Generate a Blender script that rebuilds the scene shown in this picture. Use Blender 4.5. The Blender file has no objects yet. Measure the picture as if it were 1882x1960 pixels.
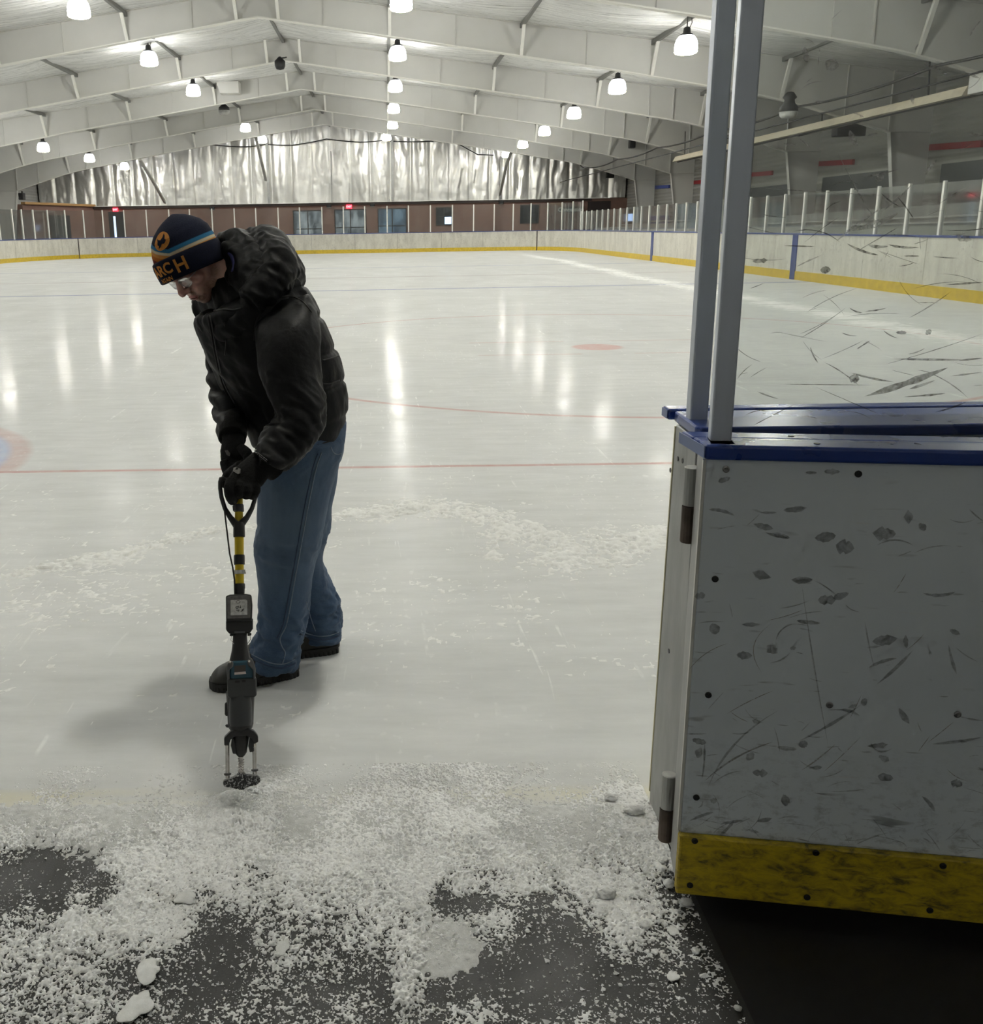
import bpy, bmesh, math, random
import numpy as np
from mathutils import Vector, Matrix

random.seed(7)
rng = np.random.default_rng(11)
SC = bpy.context.scene
COL = SC.collection

# ------------------------------------------------------------------ camera
W, H = 1882, 1960
FPX, PX, PY, HC = 1840.0, 720.0, 900.0, 1.45
_d = np.array([738.0 - PX, 435.0 - PY, FPX]); _d /= np.linalg.norm(_d)
_up = np.cross(_d, np.array([1, -0.0165, 0.0])); _up /= np.linalg.norm(_up)
if _up[1] > 0: _up = -_up
_x = np.cross(_d, _up)
if _x[0] < 0: _x = -_x
RW = np.stack([_x, _d, _up])
CAM = np.array([0, 0, HC])
def ray(x, y): return RW @ np.array([x - PX, y - PY, FPX])
def onZ(x, y, z=0.0):
    v = ray(x, y); return CAM + v * ((z - HC) / v[2])
def onY(x, y, Y):
    v = ray(x, y); return CAM + v * (Y / v[1])
def onX(x, y, X):
    v = ray(x, y); return CAM + v * (X / v[0])
def pxm(P):            # pixels per metre at a point
    return FPX / (RW.T @ (np.array(P) - CAM))[2]

cd = bpy.data.cameras.new('camera'); cam = bpy.data.objects.new('camera', cd); COL.objects.link(cam)
cd.sensor_fit = 'AUTO'; cd.sensor_width = 36.0; cd.lens = FPX / H * 36.0
cd.shift_x = (W / 2 - PX) / H; cd.shift_y = (PY - H / 2) / H
cd.clip_start = 0.05; cd.clip_end = 400
_m = Matrix.Identity(4)
for i in range(3):
    _m[i][0] = RW[i][0]; _m[i][1] = -RW[i][1]; _m[i][2] = -RW[i][2]; _m[i][3] = CAM[i]
cam.matrix_world = _m
SC.camera = cam

# ------------------------------------------------------------------ noise
def _hash(i, j, k, s):
    h = (i.astype(np.int64) * 374761393 + j.astype(np.int64) * 668265263 + k.astype(np.int64) * 2147483647 + s * 1274126177) & 0xffffffff
    h = ((h ^ (h >> 13)) * 1274126177) & 0xffffffff
    h = (h ^ (h >> 16)) & 0xffffffff
    return h.astype(np.float64) / 4294967295.0
def vnoise(P, s=0):
    P = np.asarray(P, float); i = np.floor(P); f = P - i; u = f * f * (3 - 2 * f)
    i = i.astype(np.int64); r = 0
    for a in (0, 1):
        for b in (0, 1):
            for c in (0, 1):
                w = (u[:, 0] if a else 1 - u[:, 0]) * (u[:, 1] if b else 1 - u[:, 1]) * (u[:, 2] if c else 1 - u[:, 2])
                r = r + w * _hash(i[:, 0] + a, i[:, 1] + b, i[:, 2] + c, s)
    return r * 2 - 1
def fbm(P, oct=4, s=0, gain=0.5):
    P = np.asarray(P, float); a = 1.0; r = 0; t = 0
    for o in range(oct):
        r = r + a * vnoise(P * 2.0 ** o + 17.3 * o, s + o); t += a; a *= gain
    return r / t

# ------------------------------------------------------------------ geometry
class G:
    def __init__(s): s.v = []; s.f = []
    def add(s, vs, fs):
        n = len(s.v); s.v += [tuple(map(float, p)) for p in vs]; s.f += [tuple(n + i for i in f) for f in fs]; return s
    def box(s, c, d, M=None):
        c = np.array(c, float); d = np.array(d, float) / 2
        vs = [np.array([x, y, z]) * d for x in (-1, 1) for y in (-1, 1) for z in (-1, 1)]
        if M is not None: vs = [M @ q for q in vs]
        return s.add([c + q for q in vs], [(0, 1, 3, 2), (4, 6, 7, 5), (0, 4, 5, 1), (2, 3, 7, 6), (0, 2, 6, 4), (1, 5, 7, 3)])
    def span(s, a, b):
        a = np.array(a, float); b = np.array(b, float); return s.box((a + b) / 2, np.abs(b - a))
    def bar(s, a, b, w, t, up=(0, 0, 1)):
        a = np.array(a, float); b = np.array(b, float); d = b - a; L = np.linalg.norm(d); d = d / L
        u = np.cross(d, np.array(up, float))
        if np.linalg.norm(u) < 1e-5: u = np.cross(d, np.array([0, 1.0, 0]))
        u /= np.linalg.norm(u); n = np.cross(u, d)
        return s.box((a + b) / 2, (w, L, t), np.stack([u, d, n], 1))
    def rings(s, R, cap=True, close=False):
        R = [np.array(r, float) for r in R]; m = len(R[0]); vs = np.concatenate(R); fs = []
        K = len(R) if close else len(R) - 1
        for i in range(K):
            i2 = (i + 1) % len(R)
            for j in range(m):
                fs.append((i * m + j, i * m + (j + 1) % m, i2 * m + (j + 1) % m, i2 * m + j))
        if cap and not close:
            fs.append(tuple(range(m - 1, -1, -1))); fs.append(tuple((len(R) - 1) * m + j for j in range(m)))
        return s.add(vs, fs)
    def tube(s, pts, r, n=10, cap=True, sq=1.0):
        pts = np.array(pts, float); K = len(pts); r = np.full(K, r) if np.isscalar(r) else np.array(r, float)
        T = np.gradient(pts, axis=0); T /= np.linalg.norm(T, axis=1)[:, None] + 1e-12
        ref = np.array([0, 0, 1.0]) if abs(T[0][2]) < 0.9 else np.array([0, 1.0, 0]); R = []; u = None
        for i in range(K):
            u = np.cross(T[i], ref) if u is None else u - T[i] * np.dot(u, T[i])
            u = u / np.linalg.norm(u); w = np.cross(T[i], u)
            a = np.arange(n) / n * 2 * math.pi
            R.append(pts[i] + r[i] * (np.cos(a)[:, None] * u + sq * np.sin(a)[:, None] * w))
        return s.rings(R, cap)
    def lathe(s, c, prof, n=20, ax=(0, 0, 1)):
        ax = np.array(ax, float); ax /= np.linalg.norm(ax); ref = np.array([1.0, 0, 0]) if abs(ax[0]) < .8 else np.array([0, 1.0, 0])
        u = np.cross(ax, ref); u /= np.linalg.norm(u); w = np.cross(ax, u); a = np.arange(n) / n * 2 * math.pi; c = np.array(c, float)
        return s.rings([c + ax * h + max(r, 1e-4) * (np.cos(a)[:, None] * u + np.sin(a)[:, None] * w) for r, h in prof])
    def ell(s, c, r, M=None, n=20, m=12):
        R = []; M = np.eye(3) if M is None else np.array(M)
        for i in range(1, m):
            t = math.pi * i / m; a = np.arange(n) / n * 2 * math.pi
            q = np.stack([np.sin(t) * np.cos(a) * r[0], np.sin(t) * np.sin(a) * r[1], np.full(n, -np.cos(t) * r[2])], 1)
            R.append(np.array(c) + q @ M.T)
        return s.rings(R)
    def prism(s, pts, d):
        a = [np.array(p, float) for p in pts]; n = len(a); d = np.array(d, float)
        return s.add(a + [p + d for p in a], [tuple(range(n - 1, -1, -1)), tuple(range(n, 2 * n))] + [(i, (i + 1) % n, n + (i + 1) % n, n + i) for i in range(n)])
    def quad(s, *p): return s.add(p, [tuple(range(len(p)))])

def mesh_of(g, name):
    me = bpy.data.meshes.new(name); me.from_pydata(g.v, [], g.f); me.validate()
    bm = bmesh.new(); bm.from_mesh(me); bmesh.ops.recalc_face_normals(bm, faces=bm.faces); bm.to_mesh(me); bm.free()
    return me
def obj(name, g, m, parent=None, smooth=False, bevel=0, seg=2):
    me = g if isinstance(g, bpy.types.Mesh) else mesh_of(g, name)
    o = bpy.data.objects.new(name, me); COL.objects.link(o)
    if m is not None: me.materials.append(m)
    if smooth:
        me.polygons.foreach_set('use_smooth', [True] * len(me.polygons))
    if bevel:
        b = o.modifiers.new('bevel', 'BEVEL'); b.width = bevel; b.segments = seg; b.limit_method = 'ANGLE'; b.angle_limit = 0.6
        if smooth is False: me.polygons.foreach_set('use_smooth', [False] * len(me.polygons))
    if parent is not None: o.parent = parent
    return o
def empty(name, loc=(0, 0, 0)):
    o = bpy.data.objects.new(name, None); COL.objects.link(o); o.empty_display_size = 0.1
    return o
def tag(o, label, cat=None, group=None, kind=None):
    o['label'] = label
    if cat: o['category'] = cat
    if group: o['group'] = group
    if kind: o['kind'] = kind
    return o
def gridmesh(name, P, keep=None):
    """P: (a,b,3) array -> mesh; keep: (a,b) bool of vertices whose faces stay"""
    a, b, _ = P.shape; idx = np.arange(a * b).reshape(a, b)
    F = np.stack([idx[:-1, :-1], idx[1:, :-1], idx[1:, 1:], idx[:-1, 1:]], -1).reshape(-1, 4)
    V = P.reshape(-1, 3)
    if keep is not None:
        k = keep.reshape(-1); F = F[k[F].any(1)]
        used = np.zeros(len(V), bool); used[F.reshape(-1)] = True
        mp = np.cumsum(used) - 1; V = V[used]; F = mp[F]
    me = bpy.data.meshes.new(name)
    me.vertices.add(len(V)); me.vertices.foreach_set('co', V.astype(np.float32).reshape(-1))
    me.loops.add(F.size); me.loops.foreach_set('vertex_index', F.astype(np.int32).reshape(-1))
    me.polygons.add(len(F)); me.polygons.foreach_set('loop_start', np.arange(len(F), dtype=np.int32) * 4)
    me.polygons.foreach_set('loop_total', np.full(len(F), 4, np.int32))
    me.polygons.foreach_set('use_smooth', np.ones(len(F), bool)); me.update(calc_edges=True)
    return me
def fuse(g, voxel, smooth=4, disp=None, fac=0.5):
    me = mesh_of(g, 'tmp'); o = bpy.data.objects.new('tmp', me); COL.objects.link(o)
    r = o.modifiers.new('r', 'REMESH'); r.mode = 'VOXEL'; r.voxel_size = voxel; r.use_smooth_shade = True
    if smooth:
        k = o.modifiers.new('s', 'SMOOTH'); k.iterations = smooth; k.factor = fac
    bpy.context.view_layer.update()
    dg = bpy.context.evaluated_depsgraph_get(); out = bpy.data.meshes.new_from_object(o.evaluated_get(dg))
    bpy.data.objects.remove(o); bpy.data.meshes.remove(me)
    out.materials.clear()
    if disp is not None:
        n = len(out.vertices); co = np.empty(n * 3); no = np.empty(n * 3)
        out.vertices.foreach_get('co', co); out.vertices.foreach_get('normal', no)
        co = co.reshape(-1, 3); no = no.reshape(-1, 3)
        co = co + no * disp(co, no)[:, None]
        out.vertices.foreach_set('co', co.reshape(-1)); out.update()
    out.polygons.foreach_set('use_smooth', [True] * len(out.polygons))
    return out
def text_mesh(txt, size, bold=0.0, ext=0.0):
    c = bpy.data.curves.new('t', 'FONT'); c.body = txt; c.size = size; c.offset = bold; c.extrude = ext; c.resolution_u = 3
    o = bpy.data.objects.new('t', c); COL.objects.link(o); bpy.context.view_layer.update()
    me = bpy.data.meshes.new_from_object(o.evaluated_get(bpy.context.evaluated_depsgraph_get()))
    bpy.data.objects.remove(o); bpy.data.curves.remove(c); me.materials.clear(); return me
def warp(me, fn, cuts=0):
    bm = bmesh.new(); bm.from_mesh(me)
    if cuts: 
        bmesh.ops.triangulate(bm, faces=bm.faces)
        bmesh.ops.subdivide_edges(bm, edges=bm.edges, cuts=cuts, use_grid_fill=True)
    for v in bm.verts: v.co = Vector(fn(v.co))
    bm.to_mesh(me); bm.free(); return me

# ------------------------------------------------------------------ materials
class N:
    """tiny shader-graph helper"""
    def __init__(s, name):
        s.m = bpy.data.materials.new(name); s.m.use_nodes = True; s.t = s.m.node_tree; s.t.nodes.clear()
        s.out = s.n('ShaderNodeOutputMaterial')
    def n(s, k, **p):
        x = s.t.nodes.new(k)
        for a, b in p.items(): setattr(x, a, b)
        return x
    def l(s, a, b): s.t.links.new(a, b)
    def put(s, sock, v):
        if isinstance(v, bpy.types.NodeSocket): s.l(v, sock)
        elif sock.type == 'RGBA': sock.default_value = (*v[:3], 1) if hasattr(v, '__len__') else (v, v, v, 1)
        else: sock.default_value = v
    def math(s, op, a, b=0.0, c=0.0, clamp=False):
        x = s.n('ShaderNodeMath', operation=op, use_clamp=clamp)
        for i, q in enumerate((a, b, c)): s.put(x.inputs[i], q)
        return x.outputs[0]
    def mix(s, f, a, b):
        x = s.n('ShaderNodeMix', data_type='RGBA'); s.put(x.inputs[0], f); s.put(x.inputs[6], a); s.put(x.inputs[7], b); return x.outputs[2]
    def pos(s): return s.n('ShaderNodeNewGeometry').outputs['Position']
    def objc(s): return s.n('ShaderNodeTexCoord').outputs['Object']
    def xyz(s, v):
        x = s.n('ShaderNodeSeparateXYZ'); s.l(v, x.inputs[0]); return x.outputs
    def scale(s, v, sc, rot=(0, 0, 0)):
        x = s.n('ShaderNodeMapping'); s.l(v, x.inputs[0]); x.inputs['Scale'].default_value = sc if hasattr(sc, '__len__') else (sc,) * 3
        x.inputs['Rotation'].default_value = rot; return x.outputs[0]
    def noise(s, v, sc=5, det=4, ro=0.55, dist=0.0):
        x = s.n('ShaderNodeTexNoise'); s.l(v, x.inputs['Vector']); x.inputs['Scale'].default_value = sc; x.inputs['Detail'].default_value = det
        x.inputs['Roughness'].default_value = ro; x.inputs['Distortion'].default_value = dist; return x.outputs['Fac']
    def voro(s, v, sc, feat='F1'):
        x = s.n('ShaderNodeTexVoronoi', feature=feat); s.l(v, x.inputs['Vector']); x.inputs['Scale'].default_value = sc; return x.outputs['Distance']
    def ramp(s, f, a, b, lo=0.0, hi=1.0):
        x = s.n('ShaderNodeMapRange'); x.clamp = True; s.put(x.inputs[0], f)
        for i, q in ((1, a), (2, b), (3, lo), (4, hi)): x.inputs[i].default_value = q
        return x.outputs[0]
    def bump(s, h, st=0.3, d=0.01):
        x = s.n('ShaderNodeBump'); s.l(h, x.inputs['Height']); x.inputs['Strength'].default_value = st; x.inputs['Distance'].default_value = d; return x.outputs[0]
    def bsdf(s, col, rough=0.5, metal=0.0, nrm=None, **kw):
        b = s.n('ShaderNodeBsdfPrincipled'); s.put(b.inputs['Base Color'], col); s.put(b.inputs['Roughness'], rough); s.put(b.inputs['Metallic'], metal)
        if nrm is not None: s.l(nrm, b.inputs['Normal'])
        for k, v in kw.items(): s.put(b.inputs[k], v)
        return b.outputs[0]
    def done(s, sh): s.l(sh, s.out.inputs[0]); return s.m

def simple(name, c, rough=0.5, metal=0.0, var=0.12, sc=6.0, bump=0.0, bsc=40.0, stretch=(1, 1, 1), **kw):
    k = N(name); p = k.scale(k.objc(), stretch); f = k.noise(p, sc)
    c2 = tuple(min(1, x * (1 + var)) for x in c); c1 = tuple(x * (1 - var) for x in c)
    col = k.mix(k.ramp(f, .3, .7), c1, c2)
    r = k.ramp(f, .3, .7, max(0, rough - .06), min(1, rough + .06))
    nr = k.bump(k.noise(p, bsc, 5), bump, 0.01) if bump else None
    return k.done(k.bsdf(col, r, metal, nr, **kw))
# ------------------------------------------------------------------ materials of the hall
def ice_material():
    k = N('ice'); p = k.pos(); x, y, z = k.xyz(p)
    n1 = k.noise(k.scale(p, (1.2, .5, 1)), 1.0, 5); n2 = k.noise(k.scale(p, (.25, 1.0, 1), (0, 0, .3)), 2.2, 6, .65)
    n3 = k.noise(k.scale(p, (1, 1, 1)), 9, 5, .6)
    n4 = k.noise(k.scale(p, (.8, 3.2, 1)), 3.0, 6, .68)
    col = k.mix(k.math('ADD', k.math('MULTIPLY', k.ramp(n1, .25, .75), .45), k.math('MULTIPLY', k.ramp(n4, .3, .7), .55)), (.555, .562, .556), (.715, .720, .712))
    # skate scratches: thin lines of crossed stretched noise
    s1 = k.noise(k.scale(p, (14, .8, 1), (0, 0, 1.1)), 1.6, 3, .5, .6); s2 = k.noise(k.scale(p, (14, .7, 1), (0, 0, -.9)), 1.9, 3, .5, .8)
    sc = k.math('MULTIPLY', k.math('MAXIMUM', k.ramp(s1, .66, .73), k.ramp(s2, .67, .73)), k.ramp(n3, .45, .6))
    col = k.mix(k.math('MULTIPLY', sc, .55), col, (.86, .87, .85))
    # painted marks (uneven paint below the surface)
    wob = k.math('MULTIPLY', k.math('SUBTRACT', n2, .5), .03)
    def line(c, w, soft, slope=0.0):
        dd = k.math('ABSOLUTE', k.math('SUBTRACT', k.math('ADD', y, wob), k.math('ADD', c, k.math('MULTIPLY', x, slope))))
        return k.ramp(dd, w / 2 - soft, w / 2 + soft, 1, 0)
    def dist(cx, cy):
        a = k.math('SUBTRACT', x, cx); b = k.math('SUBTRACT', k.math('ADD', y, wob), cy)
        return k.math('SQRT', k.math('ADD', k.math('MULTIPLY', a, a), k.math('MULTIPLY', b, b)))
    fade = k.ramp(n3, .3, .7, .55, 1)
    red = (.52, .27, .25); blue = (.30, .33, .48)
    def lay(mask, c, st):
        nonlocal col
        col = k.mix(k.math('MULTIPLY', k.math('MULTIPLY', mask, fade), st), col, c)
    dc = dist(-4.25, 5.82)
    half = k.ramp(y, 5.80, 5.82)
    lay(k.math('MULTIPLY', k.ramp(dc, 1.74, 1.79, 1, 0), half), (.40, .47, .66), .75)
    lay(k.math('MULTIPLY', k.math('MULTIPLY', k.ramp(dc, 1.72, 1.78), k.ramp(dc, 1.86, 1.92, 1, 0)), half), red, .45)
    lay(line(5.82, .05, .012), red, .8)
    lay(line(23.4, .26, .05, .045), blue, .95); lay(line(29.4, .26, .06, .04), (.42, .36, .38), .7); lay(line(36.6, .26, .08, .02), blue, .8)
    lay(line(14.9, .05, .03), (.45, .45, .47), .35)
    for cx in (2.55, -11.0):
        f = dist(cx, 11.7)
        lay(k.ramp(k.math('ABSOLUTE', k.math('SUBTRACT', f, 4.45)), .02, .045, 1, 0), red, .7)
        lay(k.ramp(f, .27, .33, 1, 0), (.62, .33, .31), .7)
        for sx in (-1, 1):
            for sy in (-1, 1):
                ax = k.math('ABSOLUTE', k.math('SUBTRACT', x, cx + sx * .9)); ay = k.math('ABSOLUTE', k.math('SUBTRACT', y, 11.7 + sy * .62))
                lay(k.math('MULTIPLY', k.ramp(ax, .58, .62, 1, 0), k.ramp(ay, .03, .06, 1, 0)), red, .28)
    # a dry white snow trail along the side boards and fine dust
    tr = k.math('ABSOLUTE', k.math('SUBTRACT', x, k.math('ADD', 7.1, k.math('MULTIPLY', k.math('SUBTRACT', k.noise(k.scale(p, (.1, .14, 1)), 1, 3), .5), 1.6))))
    far = k.math('MULTIPLY', k.ramp(y, 7, 13), k.ramp(y, 52, 44))
    trail = k.math('MULTIPLY', k.math('MULTIPLY', k.ramp(k.math('ADD', tr, k.math('MULTIPLY', k.math('SUBTRACT', n3, .5), 1.6)), .0, .5, 1, 0), k.ramp(n2, .35, .55, .25, 1)), far)
    col = k.mix(trail, col, (.90, .905, .89))
    dust = k.math('MULTIPLY', k.ramp(k.noise(k.scale(p, (1, .7, 1)), 26, 3, .5), .62, .7), k.ramp(n1, .45, .65))
    col = k.mix(k.math('MULTIPLY', dust, .6), col, (.86, .865, .85))
    # grey scoured ice close to the gate, faint yellow of the buried kick strip
    yel = k.math('MULTIPLY', k.ramp(k.math('ABSOLUTE', k.math('SUBTRACT', y, 2.235)), .015, .06, 1, 0), k.ramp(n2, .38, .6))
    col = k.mix(k.math('MULTIPLY', yel, .55), col, (.74, .66, .36))
    rough = k.math('ADD', k.ramp(n2, .3, .72, .08, .17), k.math('MULTIPLY', k.math('MAXIMUM', k.math('MAXIMUM', trail, dust), sc), .4))
    rough = k.math('ADD', rough, k.ramp(y, 7.5, 4.0, 0, .12))
    nr = k.bump(k.math('ADD', k.noise(k.scale(p, (1, .55, 1)), 22, 4), k.math('MULTIPLY', n3, .8)), .05, .01)
    df = k.n('ShaderNodeBsdfDiffuse'); k.put(df.inputs[0], col); k.l(nr, df.inputs['Normal'])
    gl = k.n('ShaderNodeBsdfGlossy'); gl.inputs[0].default_value = (1, 1, 1, 1); k.put(gl.inputs['Roughness'], rough); k.l(nr, gl.inputs['Normal'])
    fr = k.n('ShaderNodeFresnel'); fr.inputs[0].default_value = 1.31; mx = k.n('ShaderNodeMixShader')
    k.put(mx.inputs[0], k.math('MULTIPLY', k.math('POWER', fr.outputs[0], 1.3), k.ramp(n2, .3, .7, .20, .06))); k.l(df.outputs[0], mx.inputs[1]); k.l(gl.outputs[0], mx.inputs[2])
    return k.done(mx.outputs[0])

def board_material():
    k = N('white_board_plastic'); p = k.pos(); o = k.scale(p, (1, 1, .35))
    st = k.noise(o, 3.2, 6, .7); st2 = k.noise(p, 14, 4, .6); sm = k.noise(k.scale(p, (1, 1, 3)), 2.0, 3)
    c = k.mix(k.ramp(st, .38, .66), (.68, .66, .59), (.52, .50, .44))
    c = k.mix(k.math('MULTIPLY', k.ramp(st2, .56, .68), k.ramp(sm, .4, .6, .2, .6)), c, (.33, .32, .29))
    return k.done(k.bsdf(c, .45))
def yellow_material(): return simple('yellow_kick_plastic', (.62, .44, .035), .45, var=.15, sc=9)
def steel_paint(name='cream_steel_paint'): return simple(name, (.60, .592, .56), .55, var=.035, sc=.9)
M_ICE = ice_material(); M_BOARD = board_material(); M_YEL = yellow_material(); M_BEAM = steel_paint()
M_BLUE = simple('blue_board_plastic', (.035, .06, .22), .35, sc=5)
M_POST = simple('aluminium', (.62, .62, .60), .4, .6, var=.05)
M_SEAM = simple('dark_seam', (.05, .04, .035), .7)
M_FLG = simple('lit_cream_paint', (.80, .79, .74), .5, var=.03)  # beam cream made paler, painting in the light that flanges and braces catch
def brick_material():
    k = N('brown_block'); p = k.pos(); x, y, z = k.xyz(p)
    cv = k.n('ShaderNodeCombineXYZ'); k.l(k.math('ADD', x, y), cv.inputs[0]); k.l(z, cv.inputs[1])
    b = k.n('ShaderNodeTexBrick'); k.l(cv.outputs[0], b.inputs[0]); b.inputs['Scale'].default_value = 1; b.inputs['Brick Width'].default_value = .4; b.inputs['Row Height'].default_value = .2
    b.inputs['Mortar Size'].default_value = .006; b.inputs['Color1'].default_value = (.19, .105, .083, 1); b.inputs['Color2'].default_value = (.215, .12, .093, 1); b.inputs['Mortar'].default_value = (.15, .10, .085, 1)
    c = k.mix(k.ramp(k.noise(p, 1.2, 4), .35, .7), b.outputs[0], (.22, .135, .11))
    return k.done(k.bsdf(c, .8))
M_BRICK = brick_material()
M_DARK = simple('dark_fascia', (.035, .022, .018), .6)
M_BLACK = simple('black_metal', (.012, .012, .013), .5)
M_BLACKGLASS = simple('dark_glass', (.02, .025, .03), .08, **{'Specular IOR Level': .6})
M_WOOD = simple('raw_wood', (.42, .25, .10), .7, sc=3, stretch=(1, 8, 8))
M_CONC = simple('concrete', (.16, .155, .15), .8, sc=2)
def fabric_material():
    k = N('white_ceiling_film'); p = k.pos()
    w = k.noise(k.scale(p, (.14, 3.4, 1)), 1.6, 5, .6, .4); f = k.noise(k.scale(p, (.6, 5, 2)), 2.5, 4)
    c = k.mix(k.ramp(w, .3, .7), (.50, .50, .485), (.84, .84, .82))  # pale streaks put the sheen of the folds into the film colour
    return k.done(k.bsdf(c, k.ramp(f, .3, .7, .22, .45), 0, k.bump(k.math('ADD', w, k.math('MULTIPLY', f, .3)), .8, .12)))
M_FILM = fabric_material()
def foil_material():
    k = N('silver_foil'); p = k.pos(); f = k.noise(p, 3.0, 5, .6, .8)
    g = k.noise(k.scale(p, (1, 1, .5)), 1.1, 3)
    c = k.mix(k.ramp(g, .35, .7), (.66, .655, .63), (.78, .77, .74))
    return k.done(k.bsdf(c, k.ramp(f, .3, .7, .36, .5), .75, k.bump(f, .25, .05)))
M_FOIL = foil_material()
def glass_material(name, tint, haze, hz=(.5, .5, .5)):
    k = N(name); t = k.n('ShaderNodeBsdfTransparent'); t.inputs[0].default_value = (*tint, 1)
    g = k.n('ShaderNodeBsdfGlossy'); g.inputs['Roughness'].default_value = .04; g.inputs[0].default_value = (1, 1, 1, 1)
    fr = k.n('ShaderNodeFresnel'); fr.inputs[0].default_value = 1.45
    m = k.n('ShaderNodeMixShader'); k.l(k.math('MULTIPLY', fr.outputs[0], .75), m.inputs[0]); k.l(t.outputs[0], m.inputs[1]); k.l(g.outputs[0], m.inputs[2])
    d = k.n('ShaderNodeBsdfDiffuse'); d.inputs[0].default_value = (*hz, 1)
    h = k.n('ShaderNodeMixShader'); f = k.noise(k.scale(k.pos(), (1, 1, .5)), 2.5, 6, .7)
    k.l(k.ramp(f, .3, .75, haze * .3, haze * 1.5), h.inputs[0]); k.l(m.outputs[0], h.inputs[1]); k.l(d.outputs[0], h.inputs[2])
    return k.done(h.outputs[0])
M_GLASS = glass_material('board_glass', (.93, .95, .94), .05)
M_WALLP = simple('grey_siding', (.30, .295, .27), .7, var=.05, sc=1.5)
def emit(name, c, s):
    k = N(name); e = k.n('ShaderNodeEmission'); e.inputs[0].default_value = (*c, 1); e.inputs[1].default_value = s; return k.done(e.outputs[0])

# ------------------------------------------------------------------ rink outline, ice and floors
XR, XL, XC = 16.65, -24.05, -3.7
PATH = np.array([(-19.1, 40), (-19.12, 46), (-19.15, 50), (-18.75, 52.9), (-18.05, 54.75), (-17.3, 55.9), (-16.3, 56.85), (-15.2, 57.35), (-14, 57.65), (-10, 57.75),
                 (-5, 57.85), (1, 57.95), (4.5, 58.35), (6.5, 58.4), (8.0, 58.0), (9.2, 57.2), (9.95, 56.0), (10.35, 54.2), (10.45, 52), (10.45, 46), (10.42, 38), (10.33, 25), (10.28, 16), (10.25, 9.0)])
def resample(P, step):
    s = np.r_[0, np.cumsum(np.linalg.norm(np.diff(P, axis=0), axis=1))]; n = max(2, int(s[-1] / step)); t = np.linspace(0, s[-1], n)
    return np.stack([np.interp(t, s, P[:, i]) for i in range(P.shape[1])], 1), t
PTH, PS = resample(PATH, 0.1)
for _ in range(60): PTH[1:-1] = (PTH[:-2] + 2 * PTH[1:-1] + PTH[2:]) / 4
PS = np.r_[0, np.cumsum(np.linalg.norm(np.diff(PTH, axis=0), axis=1))]
def at_s(s): return np.array([np.interp(s, PS, PTH[:, 0]), np.interp(s, PS, PTH[:, 1])])
def s_of_x(X):      # along the end boards
    i = np.where((PTH[:, 1] > 54))[0]; return float(np.interp(X, PTH[i, 0], PS[i]))
def s_of_y(Y):      # along the side boards
    i = np.where(PTH[:, 0] > 9.9)[0]; return float(np.interp(-Y, -PTH[i, 1], PS[i]))
def nrm_s(s):
    d = at_s(s + .05) - at_s(s - .05); d /= np.linalg.norm(d); return np.array([-d[1], d[0]])  # outwards
gi = G(); gi.span((-19.4, 2.17, -.09), (10.75, 58.8, 0))
ice = tag(obj('ice_floor', gi, M_ICE), 'scratched white ice sheet of the rink with red and blue lines', kind='structure')
g = G(); g.span((XL - .3, -6.2, -.30), (XR + .3, 69.6, -.09)); g.span((10.75, -6.2, -.09), (XR, 69.2, -.01)); g.span((XL, 58.8, -.09), (10.75, 69.2, -.01)); g.span((XL, 2.4, -.09), (-19.4, 58.8, -.01))
tag(obj('floor', g, M_CONC), 'grey concrete floor around the ice sheet', kind='structure')

# ------------------------------------------------------------------ dasher boards at the far end and right side
def ribbon(s0, s1, z0, z1, off0, off1, step=.25):
    n = max(2, int((s1 - s0) / step) + 1); R = []
    for s in np.linspace(s0, s1, n):
        p = at_s(s); q = nrm_s(s); a = p + q * off0; b = p + q * off1
        R.append([(a[0], a[1], z0), (b[0], b[1], z0), (b[0], b[1], z1), (a[0], a[1], z1)])
    return G().rings(R)
BH = 1.13
S_CORNER = s_of_y(53.5)
def boards(name, label, sa, sb, seams, postpos, gh, bands):
    root = tag(empty(name), label, 'rink boards')
    cuts = [sa] + [s for s in seams if sa < s < sb] + [sb]
    for a, b in zip(cuts[:-1], cuts[1:]):
        obj('board_panel', ribbon(a + .006, b - .006, .0, BH - .03, 0, .05), M_BOARD, root)
    obj('backing_frame', ribbon(sa, sb, .0, BH - .04, .055, .16), M_SEAM, root)
    obj('kick_strip', ribbon(sa, sb, .0, .215, -.014, .0), M_YEL, root)
    obj('cap_rail', ribbon(sa, sb, BH - .03, BH + .01, -.02, .18), M_BLUE, root, bevel=.006)
    for s, w, m, nm in bands: obj(nm, ribbon(s - w / 2, s + w / 2, .0, BH - .031, -.02, .0), m, root)
    for s in postpos:
        p = at_s(s) + nrm_s(s) * .06; d = nrm_s(s); a = math.atan2(d[1], d[0]); Mz = np.array([[math.cos(a), -math.sin(a), 0], [math.sin(a), math.cos(a), 0], [0, 0, 1]])
        gp = G(); gp.box((p[0], p[1], BH + gh / 2), (.05, .065, gh + .02), Mz)
        obj('glass_post', gp, M_POSTW, root)
    for a, b in zip(postpos[:-1], postpos[1:]):
        obj('glass_pane', ribbon(a + .02, b - .02, BH + .01, BH + gh - .02, .06, .07, .6), M_GLASS, root)
    return root
M_POSTW = simple('pale_post', (.80, .79, .75), .5, .0, var=.04)
ex = [4, 30, 48, 70, 97, 129, 164, 201, 241, 283, 326, 365, 407, 450, 492, 533, 574, 617, 658, 699, 741, 783, 825, 866, 906, 945, 982, 1015, 1047, 1073, 1094, 1112]
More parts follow.
